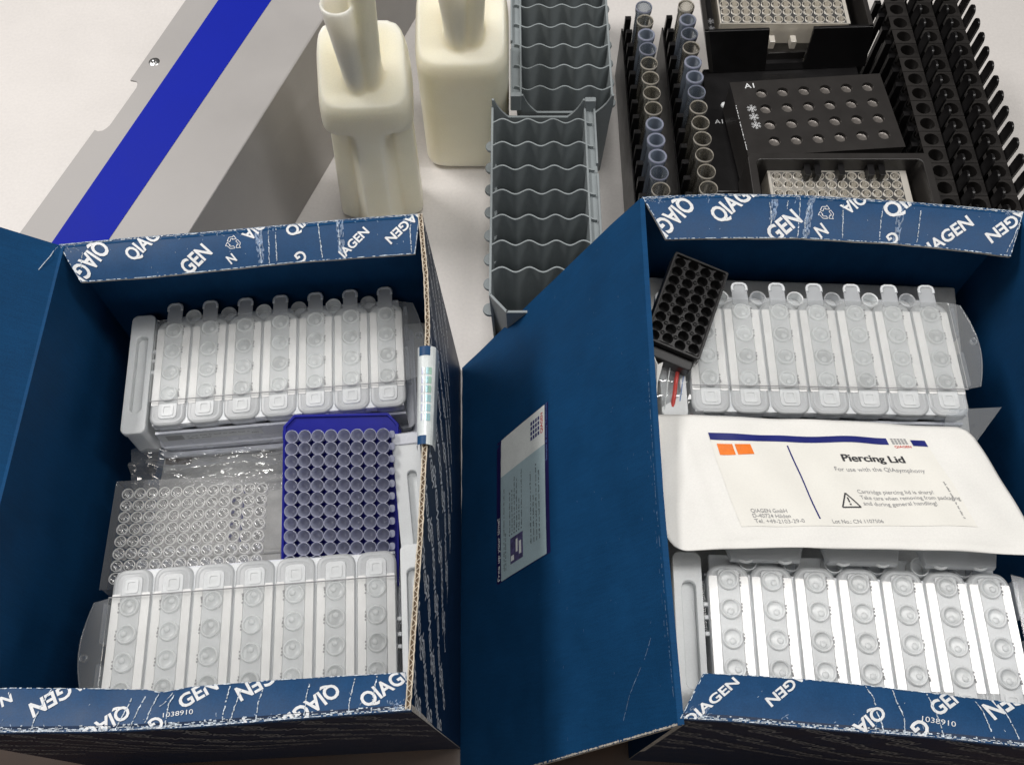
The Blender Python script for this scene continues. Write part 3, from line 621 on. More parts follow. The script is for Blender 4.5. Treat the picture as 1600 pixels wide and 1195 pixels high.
# ================================================================== grey corrugated racks
def grey_rack(label, M):
    o = thing('trough_rack', label, 'rack', M, 'grey wavy divider racks')
    Wd, Ln, H, tk = 10.0, 23.4, 10.6, .22        # x across, y along; lugs at x=0, channel at x=Wd, open end at y=Ln
    tp = .55
    def sidewall(x0, x1, zt): return MB().hexa([V(x0+tp*(1 if x0 < 5 else -1),.5,0), V(x1+tp*(1 if x0 < 5 else -1),.5,0), V(x1+tp*(1 if x0 < 5 else -1),Ln-.4,0), V(x0+tp*(1 if x0 < 5 else -1),Ln-.4,0), V(x0,2.0,zt), V(x1,2.0,zt), V(x1,Ln,zt), V(x0,Ln,zt)])
    sidewall(0, tk, H).build('side_wall', 'grey_plastic', o, bevel=.05)
    sidewall(Wd-1.05, Wd-.85, H).build('side_wall', 'grey_plastic', o, bevel=.05)
    ch = MB(); ch.box(Wd-.86, Wd, 2.0, Ln, H-.55, H-.40); ch.box(Wd-.14, Wd+.06, 2.0, Ln-8.2, H-.5, H); ch.box(Wd-.14, Wd+.06, Ln-7.0, Ln, H-.5, H); ch.build('channel', 'grey_plastic', o, bevel=.03)
    # closed end with a chamfered corner
    outl = [(0,2.0),(1.5,.2),(Wd-1.6,.2),(Wd-.86,1.2),(Wd-.86,2.0)]
    e = MB()
    for (a, b) in zip(outl, outl[1:]):
        dx, dy = b[0]-a[0], b[1]-a[1]; l = math.hypot(dx, dy); nx, ny = -dy/l*tk, dx/l*tk
        bt = lambda p: V(p[0]*.9+.5, p[1]*.9+.5, 0)
        e.hexa([bt(a), bt(b), bt((b[0]+nx,b[1]+ny)), bt((a[0]+nx,a[1]+ny)), V(*a,H), V(*b,H), V(b[0]+nx,b[1]+ny,H), V(a[0]+nx,a[1]+ny,H)])
    e.build('end_wall', 'grey_plastic', o)
    # open end: low sill between two posts
    sill = MB(); n = 40; prof = []
    for k in range(n+1):
        x = .05 + (Wd-1.0)*k/n; u = min(x, Wd-.9-x)
        z = H + .9 if u < .35 else H + .9 - (2.3)*min(1, max(0, (u-.35)/1.3))**.6
        prof.append((x, z))
    for (x0, z0), (x1, z1) in zip(prof, prof[1:]):
        sill.hexa([V(x0*.9+.4,Ln-.5,0), V(x1*.9+.4,Ln-.5,0), V(x1*.9+.4,Ln-.3,0), V(x0*.9+.4,Ln-.3,0), V(x0,Ln-.12,z0), V(x1,Ln-.12,z1), V(x1,Ln+.12,z1), V(x0,Ln+.12,z0)])
    sill.build('end_wall', 'grey_plastic', o, smooth=30)
    pt_ = MB(); pt_.prism(rrect(Wd-1.0, Wd+.06, Ln-.3, Ln+.25, .12, 3), H-1, H+1.0); pt_.build('post', 'grey_plastic', o, bevel=.08)
    # wavy dividers
    dv = MB(); nx = 56; top = []; zt = H-.02; x0, x1 = tk*.5, Wd-.30
    for k in range(nx+1):
        x = x0 + (x1-x0)*k/nx; y = .26*math.sin(2*math.pi*(x-x0)/2.42 - 1.0); top.append((x, y))
    vs = []; fs = []
    for (x, y) in top:
        xb = .6 + (x-x0)*.86
        for z, xx in ((.3, xb), (zt, x)):
            vs += [(xx, y-.075, z), (xx, y+.075, z)]
    for k in range(nx):
        a = k*4; b = a+4; fs += [(a,b,b+2,a+2), (a+1,a+3,b+3,b+1), (a+2,b+2,b+3,a+3)]
    dv.add(vs, fs); dm = dv.mesh('divider', 'grey_plastic', 60)
    for k in range(7): part('divider', dm, o, (0, 4.6 + k*2.83, 0))
    MB().hexa([V(.8,.9,.02),V(Wd-1.6,.9,.02),V(Wd-1.6,Ln-.5,.02),V(.8,Ln-.5,.02),V(.8,.9,.3),V(Wd-1.6,.9,.3),V(Wd-1.6,Ln-.5,.3),V(.8,Ln-.5,.3)]).build('bottom', 'grey_plastic', o)
    lg = MB(); lg.lathe([(0,.0),(.62,.0),(.66,.12),(.62,.3),(0,.3)], 20, Matrix.Rotation(R(0),4,'Z'), sx=.95); lm = lg.mesh('lug', 'grey_plastic', 40)
    for k in range(8): part('lug', lm, o, (.02, 2.2 + k*2.66, 7.6))
    return o
grey_rack('front grey trough rack with wavy dividers, its near corner behind the leaning lid', frame(V(-2.0,39.2,0), (1,.0,0), (-.034,1,0)))
grey_rack('rear grey trough rack with wavy dividers, running out of the top of the picture', frame(V(9.9,86.6,0), (-1,0,0), (0,-1,0)))

# ================================================================== tube carriers and tubes
PIT = 1.95
def fin_mesh(h): return MB().box(-1.62, -1.0, -.26, .26, .9, h).mesh('fin', 'black_plastic')
def carrier_base(o, n):
    MB().box(-1.5, 1.25, -n*PIT+.5, 1.4, 0, .9).build('base', 'black_plastic', o, bevel=.08)
tube_me = {}
for nm, m in (('clear', 'tube_clear'), ('bluish', 'tube_bluish'), ('blue', 'tube_blue')):
    r, t = .80, (.16 if nm == 'blue' else .09)
    prof = [(0,0),(.35,.06),(.62,.3),(r*.97,.8),(r,9.2),(r+.05,9.3),(r+.07,9.75),(r+.03,9.9),(r-t+.02,9.9),(r-t,9.7),(r-t,.9),(.5,.45),(0,.25)]
    tube_me[nm] = MB().lathe(prof, 28).mesh('tube', m, 45)
rim_me = {}
for nm, m in (('clear', 'well_cream'), ('bluish', 'microtube'), ('blue', 'microtube')):
    r, t = .87, (.15 if nm == 'blue' else .075)
    rim_me[nm] = MB().lathe([(r-t,9.86),(r-t*.5,9.97),(r,9.9),(r,9.80),(r-t,9.80)], 28).mesh('rim', m, 60)
TUBES = {'left': ['bluish','clear','blue','bluish','clear','clear','clear','clear','blue','blue','blue','bluish','clear'],
         'right': ['clear','blue','bluish','clear','blue','blue','bluish','clear','clear','clear','clear','clear','clear']}
for side, x, y0 in (('left', 13.62, 75.9), ('right', 18.0, 76.05)):
    o = thing('tube_carrier', f'{side} one of two narrow black carriers filled with sample tubes', 'tube carrier', T(x, y0, 0), 'tube carriers')
    carrier_base(o, 14); fm = fin_mesh(8.6)
    for k in range(14): part('fin', fm, o, (0, .95 - k*PIT, 0))
    MB().box(-1.82, -1.66, -13*PIT, 1.4, 0, 6.8).build('rail', 'black_plastic', o, bevel=.04)
    for k, kind in enumerate(TUBES[side]):
        n = len(TUBES[side]); word = {'clear': 'clear empty tube', 'bluish': 'faintly blue clear tube', 'blue': 'cloudy blue tube'}[kind]
        t = thing('sample_tube', f'{word}, {ORD[n-1-k]} from the near end of the {side} filled carrier', 'tube', T(x, y0 - k*PIT*1.007, .92), 'sample tubes')
        part('tube_body', tube_me[kind], t); part('rim', rim_me[kind], t)
for j, (x, nm) in enumerate(((39.75, 'nearest the holed black block'), (42.45, 'in the middle of the three'), (45.15, 'on the far right edge with fingers standing free'))):
    o = thing('tube_carrier', f'empty black tube carrier {nm}', 'tube carrier', T(x, 77.4, 0), 'tube carriers')
    n = 16; carrier_base(o, n); fm = fin_mesh(9.9)
    seat = MB(); seat.cell(1.05, .93, .70, 10.6, 1.6, 20, bottom=False); seat.box(-1.05, 1.05, -.93, -.80, 9.9, 10.58); sm = seat.mesh('tube_seat', 'black_satin', 40)
    fg = MB(); fg.prism(rrect(-.62, .62, 9.4, 12.7, (.1,.1,.6,.6), 6), -.1, .1, Matrix(((0,0,1,1.25),(1,0,0,0),(0,1,0,0),(0,0,0,1)))); fgm = fg.mesh('finger', 'black_plastic', 40)
    slope = MB(); slope.hexa([V(-1.62,-.42,9.0), V(-1.0,-.42,9.6), V(-1.0,.42,9.6), V(-1.62,.42,9.0), V(-1.62,-.42,10.9), V(-1.06,-.42,10.7), V(-1.06,.42,10.7), V(-1.62,.42,10.9)]); slm = slope.mesh('finger', 'black_plastic')
    for k in range(n):
        y = .3 - k*PIT*.985; part('fin', fm, o, (0, y, 0)); part('tube_seat', sm, o, (0, y, 0)); part('finger', fgm, o, (0, y, 0))
    MB().box(-1.0, 1.0, -n*PIT+.8, 1.2, 8.2, 8.8).build('deck', 'black_plastic', o)

# ================================================================== black holders, 24-hole block, well plates
def well_mesh(p, r, depth, m, n=16, rim=.05):
    mb = MB(); mb.cell(p/2, p/2, r, 0, depth, n, rb=r*.62, bottom=True)
    k = len(mb.f); mb.lathe([(r, -.02), (r+.005, rim), (r+.06, rim), (r+.064, -.02)], n)
    for i in range(k, len(mb.f)): mb.mi[i] = 1
    return mb.mesh('well', [m, 'plate_rim' if m == 'clear_plate' else m], 50)
base = thing('adapter_base', 'low black adapter base marked A1 under the holed block', 'adapter', T(28, 64, 0))
q = [V(18.660, 54.320, 8.000), V(36.280, 54.320, 8.000), V(35.640, 70.880, 8.000), V(19.670, 70.170, 8.000)]
mb = MB(); mb.hexa([V(p.x, p.y, 0) for p in q] + q); mb.build('slab', 'black_plastic', base, world=True, bevel=.15)
mb = MB(); mb.lathe([(0,.22),(.25,.2),(.36,.1),(.38,0)], 16, Matrix.Translation(V(21.390, 65.190, 8.000))); mb.build('peg', 'print_white', base, world=True, smooth=60)
pm = frame(V(20.590, 63.070, 8.020), (1,.03,0), (0,1,0)); pr = Print2D(); pr.text('A1', 0, 0, 0, .8, .55, 1, .01); pr.on(plane_fn(pm), 'lettering', 'print_white', base, .01)

def snow(pr, x, y, r):
    for k in range(6):
        a = R(60*k+30); c, s_ = math.cos(a), math.sin(a); pr.seg((x,y),(x+r*c,y+r*s_), .09)
        for t in (.55, .85):
            for d in (-1, 1):
                b = a + d*R(50); pr.seg((x+r*t*c, y+r*t*s_), (x+r*t*c+.3*r*math.cos(b), y+r*t*s_+.3*r*math.sin(b)), .07)
blk = thing('cooling_block', 'black block with four rows of six round holes and three snowflakes', 'block', T(28.6, 60.2, 0))
A1, A6, D1 = V(23.850, 62.910, 12.000), V(34.150, 63.730, 12.000), V(23.500, 56.990, 12.000)
bM = frame(A1, A6-A1, A1-D1); px, py = (A6-A1).length/5, (A1-D1).length/3
O4 = bM.inverted()
mb = MB()
cellm = MB(); cellm.cell(px/2, py/2, .56, 0, .75, 24, bottom=False)
rows = []
holes = MB()
for r in range(4):
    for c in range(6): mb.add(cellm.v, cellm.f, Matrix.Translation((c*px, -r*py, 0)))
x0, x1, y0, y1 = -px/2, 5.5*px, -3.5*py, py/2
ex0, ex1, ey0, ey1 = x0-1.75, x1+.55, y0-.62, y1+.62
for (a, b, c, d) in ((ex0,x0,ey0,ey1), (x1,ex1,ey0,ey1), (x0,x1,y1,ey1), (x0,x1,ey0,y0)): mb.add([(a,c,0),(b,c,0),(b,d,0),(a,d,0)], [(0,1,2,3)])
sk = rrect(ex0, ex1, ey0, ey1, .25, 3); n = len(sk)
mb.add([(x,y,0) for x,y in sk] + [(x,y,-3.4) for x,y in sk], [(i,(i+1)%n,n+(i+1)%n,n+i) for i in range(n)])
for p in range(len(mb.v)): mb.v[p] = bM @ mb.v[p]
mb.build('top_plate', 'black_satin', blk, world=True)
hm = MB().lathe([(0,-.42),(.40,-.42),(.545,-.36)], 24).mesh('hole_cup', 'hole_metal', 60)
for r in range(4):
    for c in range(6):
        w = bM @ V(c*px, -r*py, 0); loc = ROOTM[blk.name].inverted() @ w
        part('hole_cup', hm, blk, loc)
pr = Print2D(); pr.text('A1', -1.0, 1.05, 0, .95, .62, 1, .01)
for k in range(3): snow(pr, -1.32, -1.85 - k*1.02, .42)
pr.on(plane_fn(bM), 'lettering', 'print_white', blk, .015)
ed = Print2D(); ed.rough([(ex0+.03, -1.2), (ex0+.03, -7.0)], .05, .12, .35, .03); ed.on(plane_fn(bM), 'worn_or_glint_edge', 'print_white', blk, .012)  # broken white line paints the sparkle along the bevelled left edge

def plate_thing(label, M, p, nx, ny, m, r, depth, margin, rim=.05, deckz=0, skirt=1.0):
    o = thing('well_plate', label, 'well plate', M, 'clear well plates')
    wm = well_mesh(p, r, depth, m, 14, rim)
    for i in range(nx):
        for j in range(ny): part('well', wm, o, (i*p, -j*p, 0))
    x0, x1, y1, y0 = -p/2, (nx-.5)*p, p/2, -(ny-.5)*p
    fr = MB(); a, b, c, d = x0-margin[0], x1+margin[1], y0-margin[2], y1+margin[3]
    for (e, f, g, h) in ((a,x0,c,d), (x1,b,c,d), (x0,x1,y1,d), (x0,x1,c,y0)):
        if f-e > .01 and h-g > .01: fr.add([(e,g,0),(f,g,0),(f,h,0),(e,h,0)], [(0,1,2,3)])
    fr.build('deck', m, o)
    sk = rrect(a, b, c, d, .3, 4); so = rrect(a-.08, b+.08, c-.08, d+.08, .3, 4); n = len(sk)
    s_ = MB(); s_.add([(x,y,0) for x,y in sk]+[(x,y,-skirt) for x,y in so], [(i,(i+1)%n,n+(i+1)%n,n+i) for i in range(n)]); s_.build('skirt', m, o)
    return o
# rear holder with its plate
hA = thing('plate_holder', 'rear black plate holder with a notched front wall', 'holder', T(30, 80, 0), 'black plate holders')
FLt, FRt = V(18.890, 69.950, 13.000), V(35.650, 70.650, 13.000); FLb, FRb = V(20.250, 69.530, 8.100), V(36.450, 70.420, 8.100)
def panel(a0, a1, b0, b1, th, name, parent, m='black_plastic'):
    n = V(0, th, 0); mb = MB(); mb.hexa([b0, b1, b1+n, b0+n, a0, a1, a1+n, a0+n]); return mb.build(name, m, parent, world=True, bevel=.06)
L_ = lambda a, b, t: a + (b-a)*t
panel(L_(FLt,FRt,0), L_(FLt,FRt,.385), L_(FLb,FRb,0), L_(FLb,FRb,.36), .35, 'front_wall', hA)
panel(L_(FLt,FRt,.645), L_(FLt,FRt,1), L_(FLb,FRb,.60), L_(FLb,FRb,1), .35, 'front_wall', hA)
panel(L_(FLb,FRb,.36)+V(0,.9,1.4), L_(FLb,FRb,.60)+V(0,.9,1.4), L_(FLb,FRb,.36)+V(0,.8,0), L_(FLb,FRb,.60)+V(0,.8,0), .3, 'front_wall', hA, 'black_satin')
mb = MB(); q0 = [FLb, FRb, FRb+V(0,13,0), FLb+V(0,13,0)]; mb.hexa([p-V(0,0,.0) for p in q0] + [p+V(0,.3,.6) for p in q0]); mb.build('floor', 'black_plastic', hA, world=True)
for a, b in ((FLt, FLb), (FRt, FRb)):
    mb = MB(); s_ = .45 if a is FLt else -.45; mb.hexa([b, b+V(s_,0,0), b+V(s_,13,0), b+V(0,13,0), a, a+V(s_,0,0), a+V(s_,13,0), a+V(0,13,0)]); mb.build('side_wall', 'black_satin', hA, world=True, bevel=.06)
mb = MB(); mb.box(FLt.x+.5, FRt.x-.5, FLt.y+12.2, FLt.y+12.6, 8.2, 13); mb.build('back_wall', 'black_plastic', hA, world=True)
pm = frame(FLt+V(.55,1.3,-.0), (1,0,0), (0,1,0)); pr = Print2D()
for k in range(2): snow(pr, .22, .35 + k*1.0, .36)
mb = MB(); mb.box(FLt.x+.46, FLt.x+1.15, FLt.y+.36, FLt.y+12, 12.3, 12.6); mb.build('ledge', 'black_plastic', hA, world=True)
pr.on(plane_fn(frame(V(FLt.x+.58, FLt.y+.5, 12.62), (1,0,0), (0,1,0))), 'lettering', 'print_grey', hA, .01)
pA = V(21.500, 71.770, 12.000)
plate_thing('pale well plate in the rear black holder, cut off by the picture top', T(pA.x, pA.y+8*1.03, 12.1), 1.045, 12, 8, 'well_cream', .40, 1.2, (.15,.35,.1,.2), .06, skirt=2.4)
# two plate feet that show in the notch of the holder
for a in (V(26.210, 71.090, 11.000), V(28.340, 71.090, 11.000)):
    mb = MB(); mb.box(a.x-.28, a.x+.28, a.y-.35, a.y+.6, a.z-.9, a.z); mb.build('plate_foot', 'well_cream', bpy.data.objects[[o.name for o in col.objects if o.name.startswith('well_plate')][0]], world=True, bevel=.05)
# front holder with its plate
hB = thing('plate_holder', 'front black plate holder half hidden by the right box rim', 'holder', T(30, 50, 0), 'black plate holders')
q = [V(21.550, 55.150, 12.200), V(37.890, 55.750, 12.200)]; yb = 42.6
mb = MB(); x0, x1, y1 = q[0].x, q[1].x+.3, q[0].y+.3
outer = rrect(x0, x1, yb, y1, .5, 4); inner = rrect(x0+.75, x1-.75, yb+.7, y1-.75, .5, 4)
mb.ring(outer, inner, 8.3, 12.2); mb.build('frame', 'black_satin', hB, world=True, bevel=.08)
MB().box(x0+.5, x1-.5, yb+.5, y1-.4, 8.1, 8.6).build('floor', 'black_plastic', hB, world=True)
for a in (V(27.100, 54.500, 11.300), V(28.050, 54.500, 11.300), V(30.230, 54.500, 11.300), V(32.940, 54.500, 11.300), V(33.940, 54.500, 11.300)):
    mb = MB(); mb.prism(rrect(a.x-.28, a.x+.28, a.y-1.05, y1-.6, (.2,.2,.02,.02), 3), 10.6, 11.5); mb.build('clip', 'black_plastic', hB, world=True, bevel=.05)
a = V(23.690, 55.010, 10.600)
plate_thing('pale well plate in the front black holder behind the right box', T(a.x+.75, a.y-.95, 10.6), 1.0, 12, 7, 'well_cream', .38, 1.1, (.25,.6,.1,.45), .07, skirt=2.0)

# ================================================================== packing inserts that carry the contents
def insert(label, q, z0, z1):
    o = thing('packing_tray', label, 'packing tray', T(q[0][0], q[0][1], z0), 'packing trays under the contents')
    mb = MB(); mb.hexa([V(x,y,z0) for x,y in q] + [V(x,y,z1) for x,y in q]); mb.build('tray', 'pack_grey', o, world=True, bevel=.2)
    for k in range(4):
        t = .2 + .2*k; a = V(*q[0],0).lerp(V(*q[3],0), t); b = V(*q[1],0).lerp(V(*q[2],0), t)
        mb = MB(); mb.tube([V(a.x+.3,a.y,z1), V(b.x-.3,b.y,z1)], .22, 8); mb.build('rib', 'pack_grey', o, world=True, smooth=60)
    return o
insert('pale grey plastic tray under the cartridges of the left box', [(-27.0,5.6), (-6.6,6.6), (-6.9,38.2), (-27.2,36.2)], .4, 11.2)
insert('pale grey plastic tray under the cartridges of the right box', [(10.2,6.4), (31.4,5.2), (35.8,39.2), (10.3,40.2)], .4, 15.0)

# ================================================================== reagent cartridges
CP, RP = 2.72, 1.8            # column and row pitch
def cart_meshes():
    m = {}
    # trough: a long rounded tub, far end narrowed towards its tab
    o0 = rrect(-1.33, 1.33, -5.25, 3.75, (.8,.8,.9,.9), 6); o1 = rrect(-1.22, 1.22, -5.16, 3.66, (.72,.72,.82,.82), 6)
    ob = rrect(-1.05, 1.05, -4.9, 3.4, (.4,.4,.6,.6), 6)
    mb = MB(); o2 = rrect(-1.29, 1.29, -5.22, 3.72, (.76,.76,.86,.86), 6); o3 = rrect(-1.12, 1.12, -5.06, 3.56, (.62,.62,.72,.72), 6)
    mb.prism(ob, -3.4, -.30, top=o0); mb.prism(o0, -.30, -.16); mb.prism(o0, -.16, -.07, top=o2); mb.prism(o2, -.07, -.015, top=o1); mb.prism(o1, -.015, .005, top=o3); m['trough'] = mb.mesh('trough', 'white_pp', 35)
    # a shallow welt around the sealing film
    a = rrect(-1.10, 1.10, -5.03, 3.53, (.6,.6,.7,.7), 6); b = rrect(-1.0, 1.0, -4.93, 3.43, (.52,.52,.62,.62), 6)
    mb = MB(); mb.ring(a, b, -.01, .03); m['welt'] = mb.mesh('welt', 'white_pp', 40)
    mb = MB(); mb.prism(rrect(-1.24, -.70, -3.6, 2.95, .08, 2), -.02, .06); mb.prism(rrect(.70, 1.24, -3.6, 2.95, .08, 2), -.02, .06); m['film'] = mb.mesh('film', 'foil')
    # raised strip that carries the wells
    mb = MB(); mb.prism(rrect(-.72, .72, -4.75, 3.40, .3, 4), -.02, .085, top=rrect(-.66, .66, -4.70, 3.35, .3, 4)); m['strip'] = mb.mesh('strip', 'strip_pp', 35)
    mb = MB(); mb.lathe([(.66,.08),(.64,.20),(.58,.25),(.51,.22),(.49,.14)], 32); k = len(mb.f); mb.lathe([(.49,.14),(.40,.11),(.28,.095),(0,.10)], 32)
    for i in range(k, len(mb.f)): mb.mi[i] = 1
    mb.lathe([(0,.16),(.13,.155),(.19,.13),(.21,.10)], 16, Matrix.Translation((.10,-.14,0))); m['well'] = mb.mesh('well', ['cloudy_pp', 'well_pp'], 60)
    mb = MB(); mb.ring(rrect(-.44,.44,-.46,.46,.16,4), rrect(-.26,.26,-.28,.28,.1,4), .06, .13); mb.prism(rrect(-.26,.26,-.28,.28,.1,3), .05, .09); m['square'] = mb.mesh('square_well', 'cloudy_pp', 40)
    # far-end tab: a tongue with a thick horseshoe rim
    mb = MB(); mb.prism(rrect(-.56, .56, 3.3, 5.05, (.1,.1,.3,.3), 5), .06, .16); m['tab'] = mb.mesh('tab', 'tab_clear', 40)
    mb = MB(); pts = []
    for x, y in [(-.52,4.45),(-.52,4.75),(-.44,4.95),(-.25,5.05),(.25,5.05),(.44,4.95),(.52,4.75),(.52,4.45)]: pts.append(V(x,y,.2))
    mb.tube(pts, .10, 8); m['tabrim'] = mb.mesh('tab_rim', 'white_pp', 60)
    # jagged dark ticks stand in for shadow along the strip's right edge
    mb = MB()
    for r in range(4):
        y = 2.7 - RP*r
        for k in range(4):
            yy = y - .35 + k*.2 + random.uniform(-.06,.06); mb.box(.68, .70 + random.uniform(.04,.10), yy, yy+.12, -.02, random.uniform(.05,.12))
    m['strip_shade'] = mb.mesh('strip_shade', 'ink_grey')
    return m
CM = cart_meshes()
def cartridge(label, M, film=True, tray=True, sheet=True, wide_tabs=False):
    o = thing('reagent_cartridge', label, 'cartridge', M, 'white reagent cartridges')
    for c in range(7):
        x = (c-3)*CP
        t = part('trough', CM['trough'], o, (x,0,0)); part('welt', CM['welt'], t); part('strip', CM['strip'], t)
        if film: part('film', CM['film'], t)
        for r in range(4): part('well', CM['well'], t, (random.uniform(-.03,.03), 2.7-RP*r, random.uniform(-.01,.01)), random.uniform(-50,50))
        part('square_well', CM['square'], t, (0,-4.05,0)); part('strip_shade', CM['strip_shade'], t)
        if not wide_tabs: part('tab', CM['tab'], t); part('tab_rim', CM['tabrim'], t)
    if wide_tabs:
        for k in range(3):
            x = (-2.6 + 2.6*k)*CP*.86 + .2; mb = MB(); mb.prism([(x-1.35*CP*.72,5.2),(x-1.12*CP*.72,3.75),(x+1.12*CP*.72,3.75),(x+1.35*CP*.72,5.2)], .36, .8, top=[(x-1.25*CP*.72,5.2),(x-1.1*CP*.72,3.85),(x+1.1*CP*.72,3.85),(x+1.25*CP*.72,5.2)])
            mb.build('tab', 'tab_clear', o, bevel=.06)
            for s_ in (-.45, .45): part('well', CM['well'], o, (x+s_*CP, 4.3, .5))
    for c in range(6):      # round filler holes between the troughs at the far end
        x = (c-2.5)*CP; mb = MB(); mb.lathe([(.50,-.9),(.52,.02),(.60,.06),(.62,-.2),(.62,-.9)], 20, Matrix.Translation((x, 4.0, -.12))); mb.lathe([(0,-.85),(.5,-.85)], 20, Matrix.Translation((x, 4.0, -.12))); mb.build('filler_hole', 'tab_clear' if c % 2 else 'cloudy_pp', o, smooth=50)
    xe = 3*CP + 1.36
    # carrying tray with a lip
    mb = MB(); mb.prism(rrect(-xe-.1, xe+.1, -5.5, 3.3, .5, 4), -4.3, -3.3, top=rrect(-xe-.25, xe+.25, -5.6, 3.5, .5, 4)); mb.build('tray', 'tray_pp', o, smooth=35)
    mb = MB(); mb.ring(rrect(-xe-.45, xe+.45, -6.0, 3.8, .6, 4), rrect(-xe-.1, xe+.1, -5.55, 3.4, .5, 4), -4.5, -4.2); mb.build('lip', 'tray_pp', o, bevel=.06)
    mb = MB(); mb.box(-xe+.2, xe-.2, -5.45, -5.25, -4.3, -1.0); mb.box(-xe+.2, xe-.2, 3.35, 3.5, -4.3, -1.6); mb.build('panel', 'tray_pp', o)
    mb = MB(); mb.box(-xe+.4, xe-.4, 2.4, 4.6, -1.3, -.9); mb.build('web', 'white_pp', o, bevel=.1)
    MB().box(-xe+.25, xe-.25, -5.12, 3.1, -.9, -.14).build('web', 'white_pp', o)
    # handle with an oblong slot
    hx0, hx1 = -xe-2.05, -xe-.25
    mb = MB(); mb.ring(rrect(hx0, hx1, -5.6, 4.5, .45, 8), rrect(hx0+.5, hx1-.42, -3.9, 2.6, .42, 8), -.75, -.15); mb.prism(rrect(hx0+.45, hx1-.4, -4.0, 2.7, .42, 6), -.95, -.7)
    mb.prism(rrect(hx0, hx1, -5.6, 4.5, .45, 6), -3.9, -.76, top=rrect(hx0+.08, hx1-.08, -5.5, 4.4, .4, 6)); mb.build('handle', 'cloudy_pp', o, bevel=.08, smooth=40)
    mb = MB(); mb.box(hx1+.02, -xe+.05, -4.6, 3.4, -2.2, -1.9); 
    for k in range(22): mb.box(hx1+.06, hx1+.20, 2.6-k*.14, 2.68-k*.14, -1.9, -.5)
    mb.build('hinge_strip', 'clear_flange', o)
    mb = MB()
    for y in (.4, -.6, 1.2): mb.box(hx1+.02, -xe+.12, y-.13, y+.13, -.7, -.2)
    mb.build('bridge', 'white_pp', o, bevel=.04)
    if True:      # clear cover plate with a bowed edge and a hole in it
        mb = MB(); z = .32; 
        if sheet:
            mb.prism(rrect(-xe+.05, xe, -3.35, 3.62, .15, 3), z-.06, z); mb.build('cover_sheet', 'clear_sheet', o)
            mb = MB(); mb.tube([V(-xe+.05,-3.35,z), V(xe,-3.35,z)], .045, 6); mb.build('sheet_edge', 'ink_grey', o)
        arc = [(xe+.02, -3.3)]
        for k in range(13):
            t = k/12; arc.append((xe + .55 + .95*math.sin(math.pi*(.12+.8*t)), -3.1 + 6.5*t))
        arc.append((xe+.02, 3.6)); mb = MB(); mb.prism(arc, z-.08, z-.02); mb.build('flange', 'clear_flange', o)
        mb = MB(); mb.tube([V(p[0],p[1],z-.02) for p in arc[1:-1]], .045, 6); mb.build('flange_rim', 'clear_flange', o, smooth=60)
        mb = MB(); mb.lathe([(.17,-.1),(.26,-.1),(.26,.06),(.17,.06),(.17,-.1)], 16, Matrix.Translation((xe+1.15,.45,z))); mb.build('flange_hole', 'clear_flange', o, smooth=40)
        mb = MB(); mb.box(xe+.04, xe+.32, .9, 3.2, -1.2, .25); mb.box(xe+.04, xe+.32, -3.0, -.4, -1.2, .25); mb.build('latch', 'clear_flange', o, bevel=.04)
    return o
def cart_frame(px_a, px_b, z, tilt=0, flip=False, along=1.0):
    """frame whose x axis runs through the first row of wells: a = left well, b = right well, both of the outermost columns"""
    u = (px_b - px_a).normalized(); v = V(-u.y, u.x, 0)
    mid = (px_a + px_b)/2
    if flip: u, v = -u, -v
    return u, v, mid
u, v, mid = cart_frame(V(-26.100, 34.460, 16.000), V(-9.900, 35.960, 16.000), 16)
cartridge('far cartridge in the left box with its handle on the left', frame(mid - v*2.7, u, v))
u, v, mid = cart_frame(V(-25.350, 13.220, 16.400), V(-9.100, 14.500, 16.400), 16.4, flip=True)
cartridge('near cartridge in the left box, turned with its handle to the right', frame(mid + v*2.7, u, v))
u, v, mid = cart_frame(V(13.790, 33.460, 20.600), V(30.200, 33.160, 20.600), 20.6)
cartridge('far cartridge in the right box with six free tabs, behind the pouch', frame(mid - v*2.7, u, v))
u, v, mid = cart_frame(V(13.610, 14.040, 20.300), V(29.910, 13.470, 20.300), 20.3)
NRM = frame(mid - v*2.7, u, v + V(0,0,.0))
cartridge('near cartridge in the right box with bright reflections on its films', NRM, wide_tabs=True, sheet=False)

# label print on the far left cartridge's front panel, and the cartridge that lies under it
FLC = [o for o in col.objects if o.name.startswith('reagent_cartridge')][0]
FM = ROOTM[FLC.name]
pf = FM @ Matrix(((1,0,0,0),(0,0,-1,-5.46),(0,1,0,0),(0,0,0,1)))
p = Print2D(); grid_rect(p, -9.2, -1.6, -2.3, -1.25, 4, 2); p.on(plane_fn(pf), 'label', 'cloudy_pp', FLC, .02)
p = Print2D()
for k in range(14): p.rect(-8.7+k*.09, -8.7+k*.09+.05, -2.2, -1.4)
p.scrib(-7.2, -1.75, 4.6, .2, 1); p.scrib(-7.2, -2.15, 1.8, .2, 1); p.scrib(-2.4, -2.0, .5, .3, 1)
p.on(plane_fn(pf), 'lettering', 'ink_grey', FLC, .035)
low = thing('reagent_cartridge', 'lower cartridge with three printed tags under the far left cartridge', 'cartridge', FM @ Matrix.Translation((.3, -1.2, -5.1)), 'white reagent cartridges')
xe = 3*CP+1.3
mb = MB(); mb.prism(rrect(-xe, xe, -5.4, 4.2, .5, 4), -1.4, .1, top=rrect(-xe, xe, -5.2, 4.2, .5, 4)); mb.build('tray', 'tray_pp', low, bevel=.1)
mb = MB(); mb.box(-xe-.6, -xe+1.4, -5.2, -4.0, .12, .4); mb.build('sponge', 'wood', low)
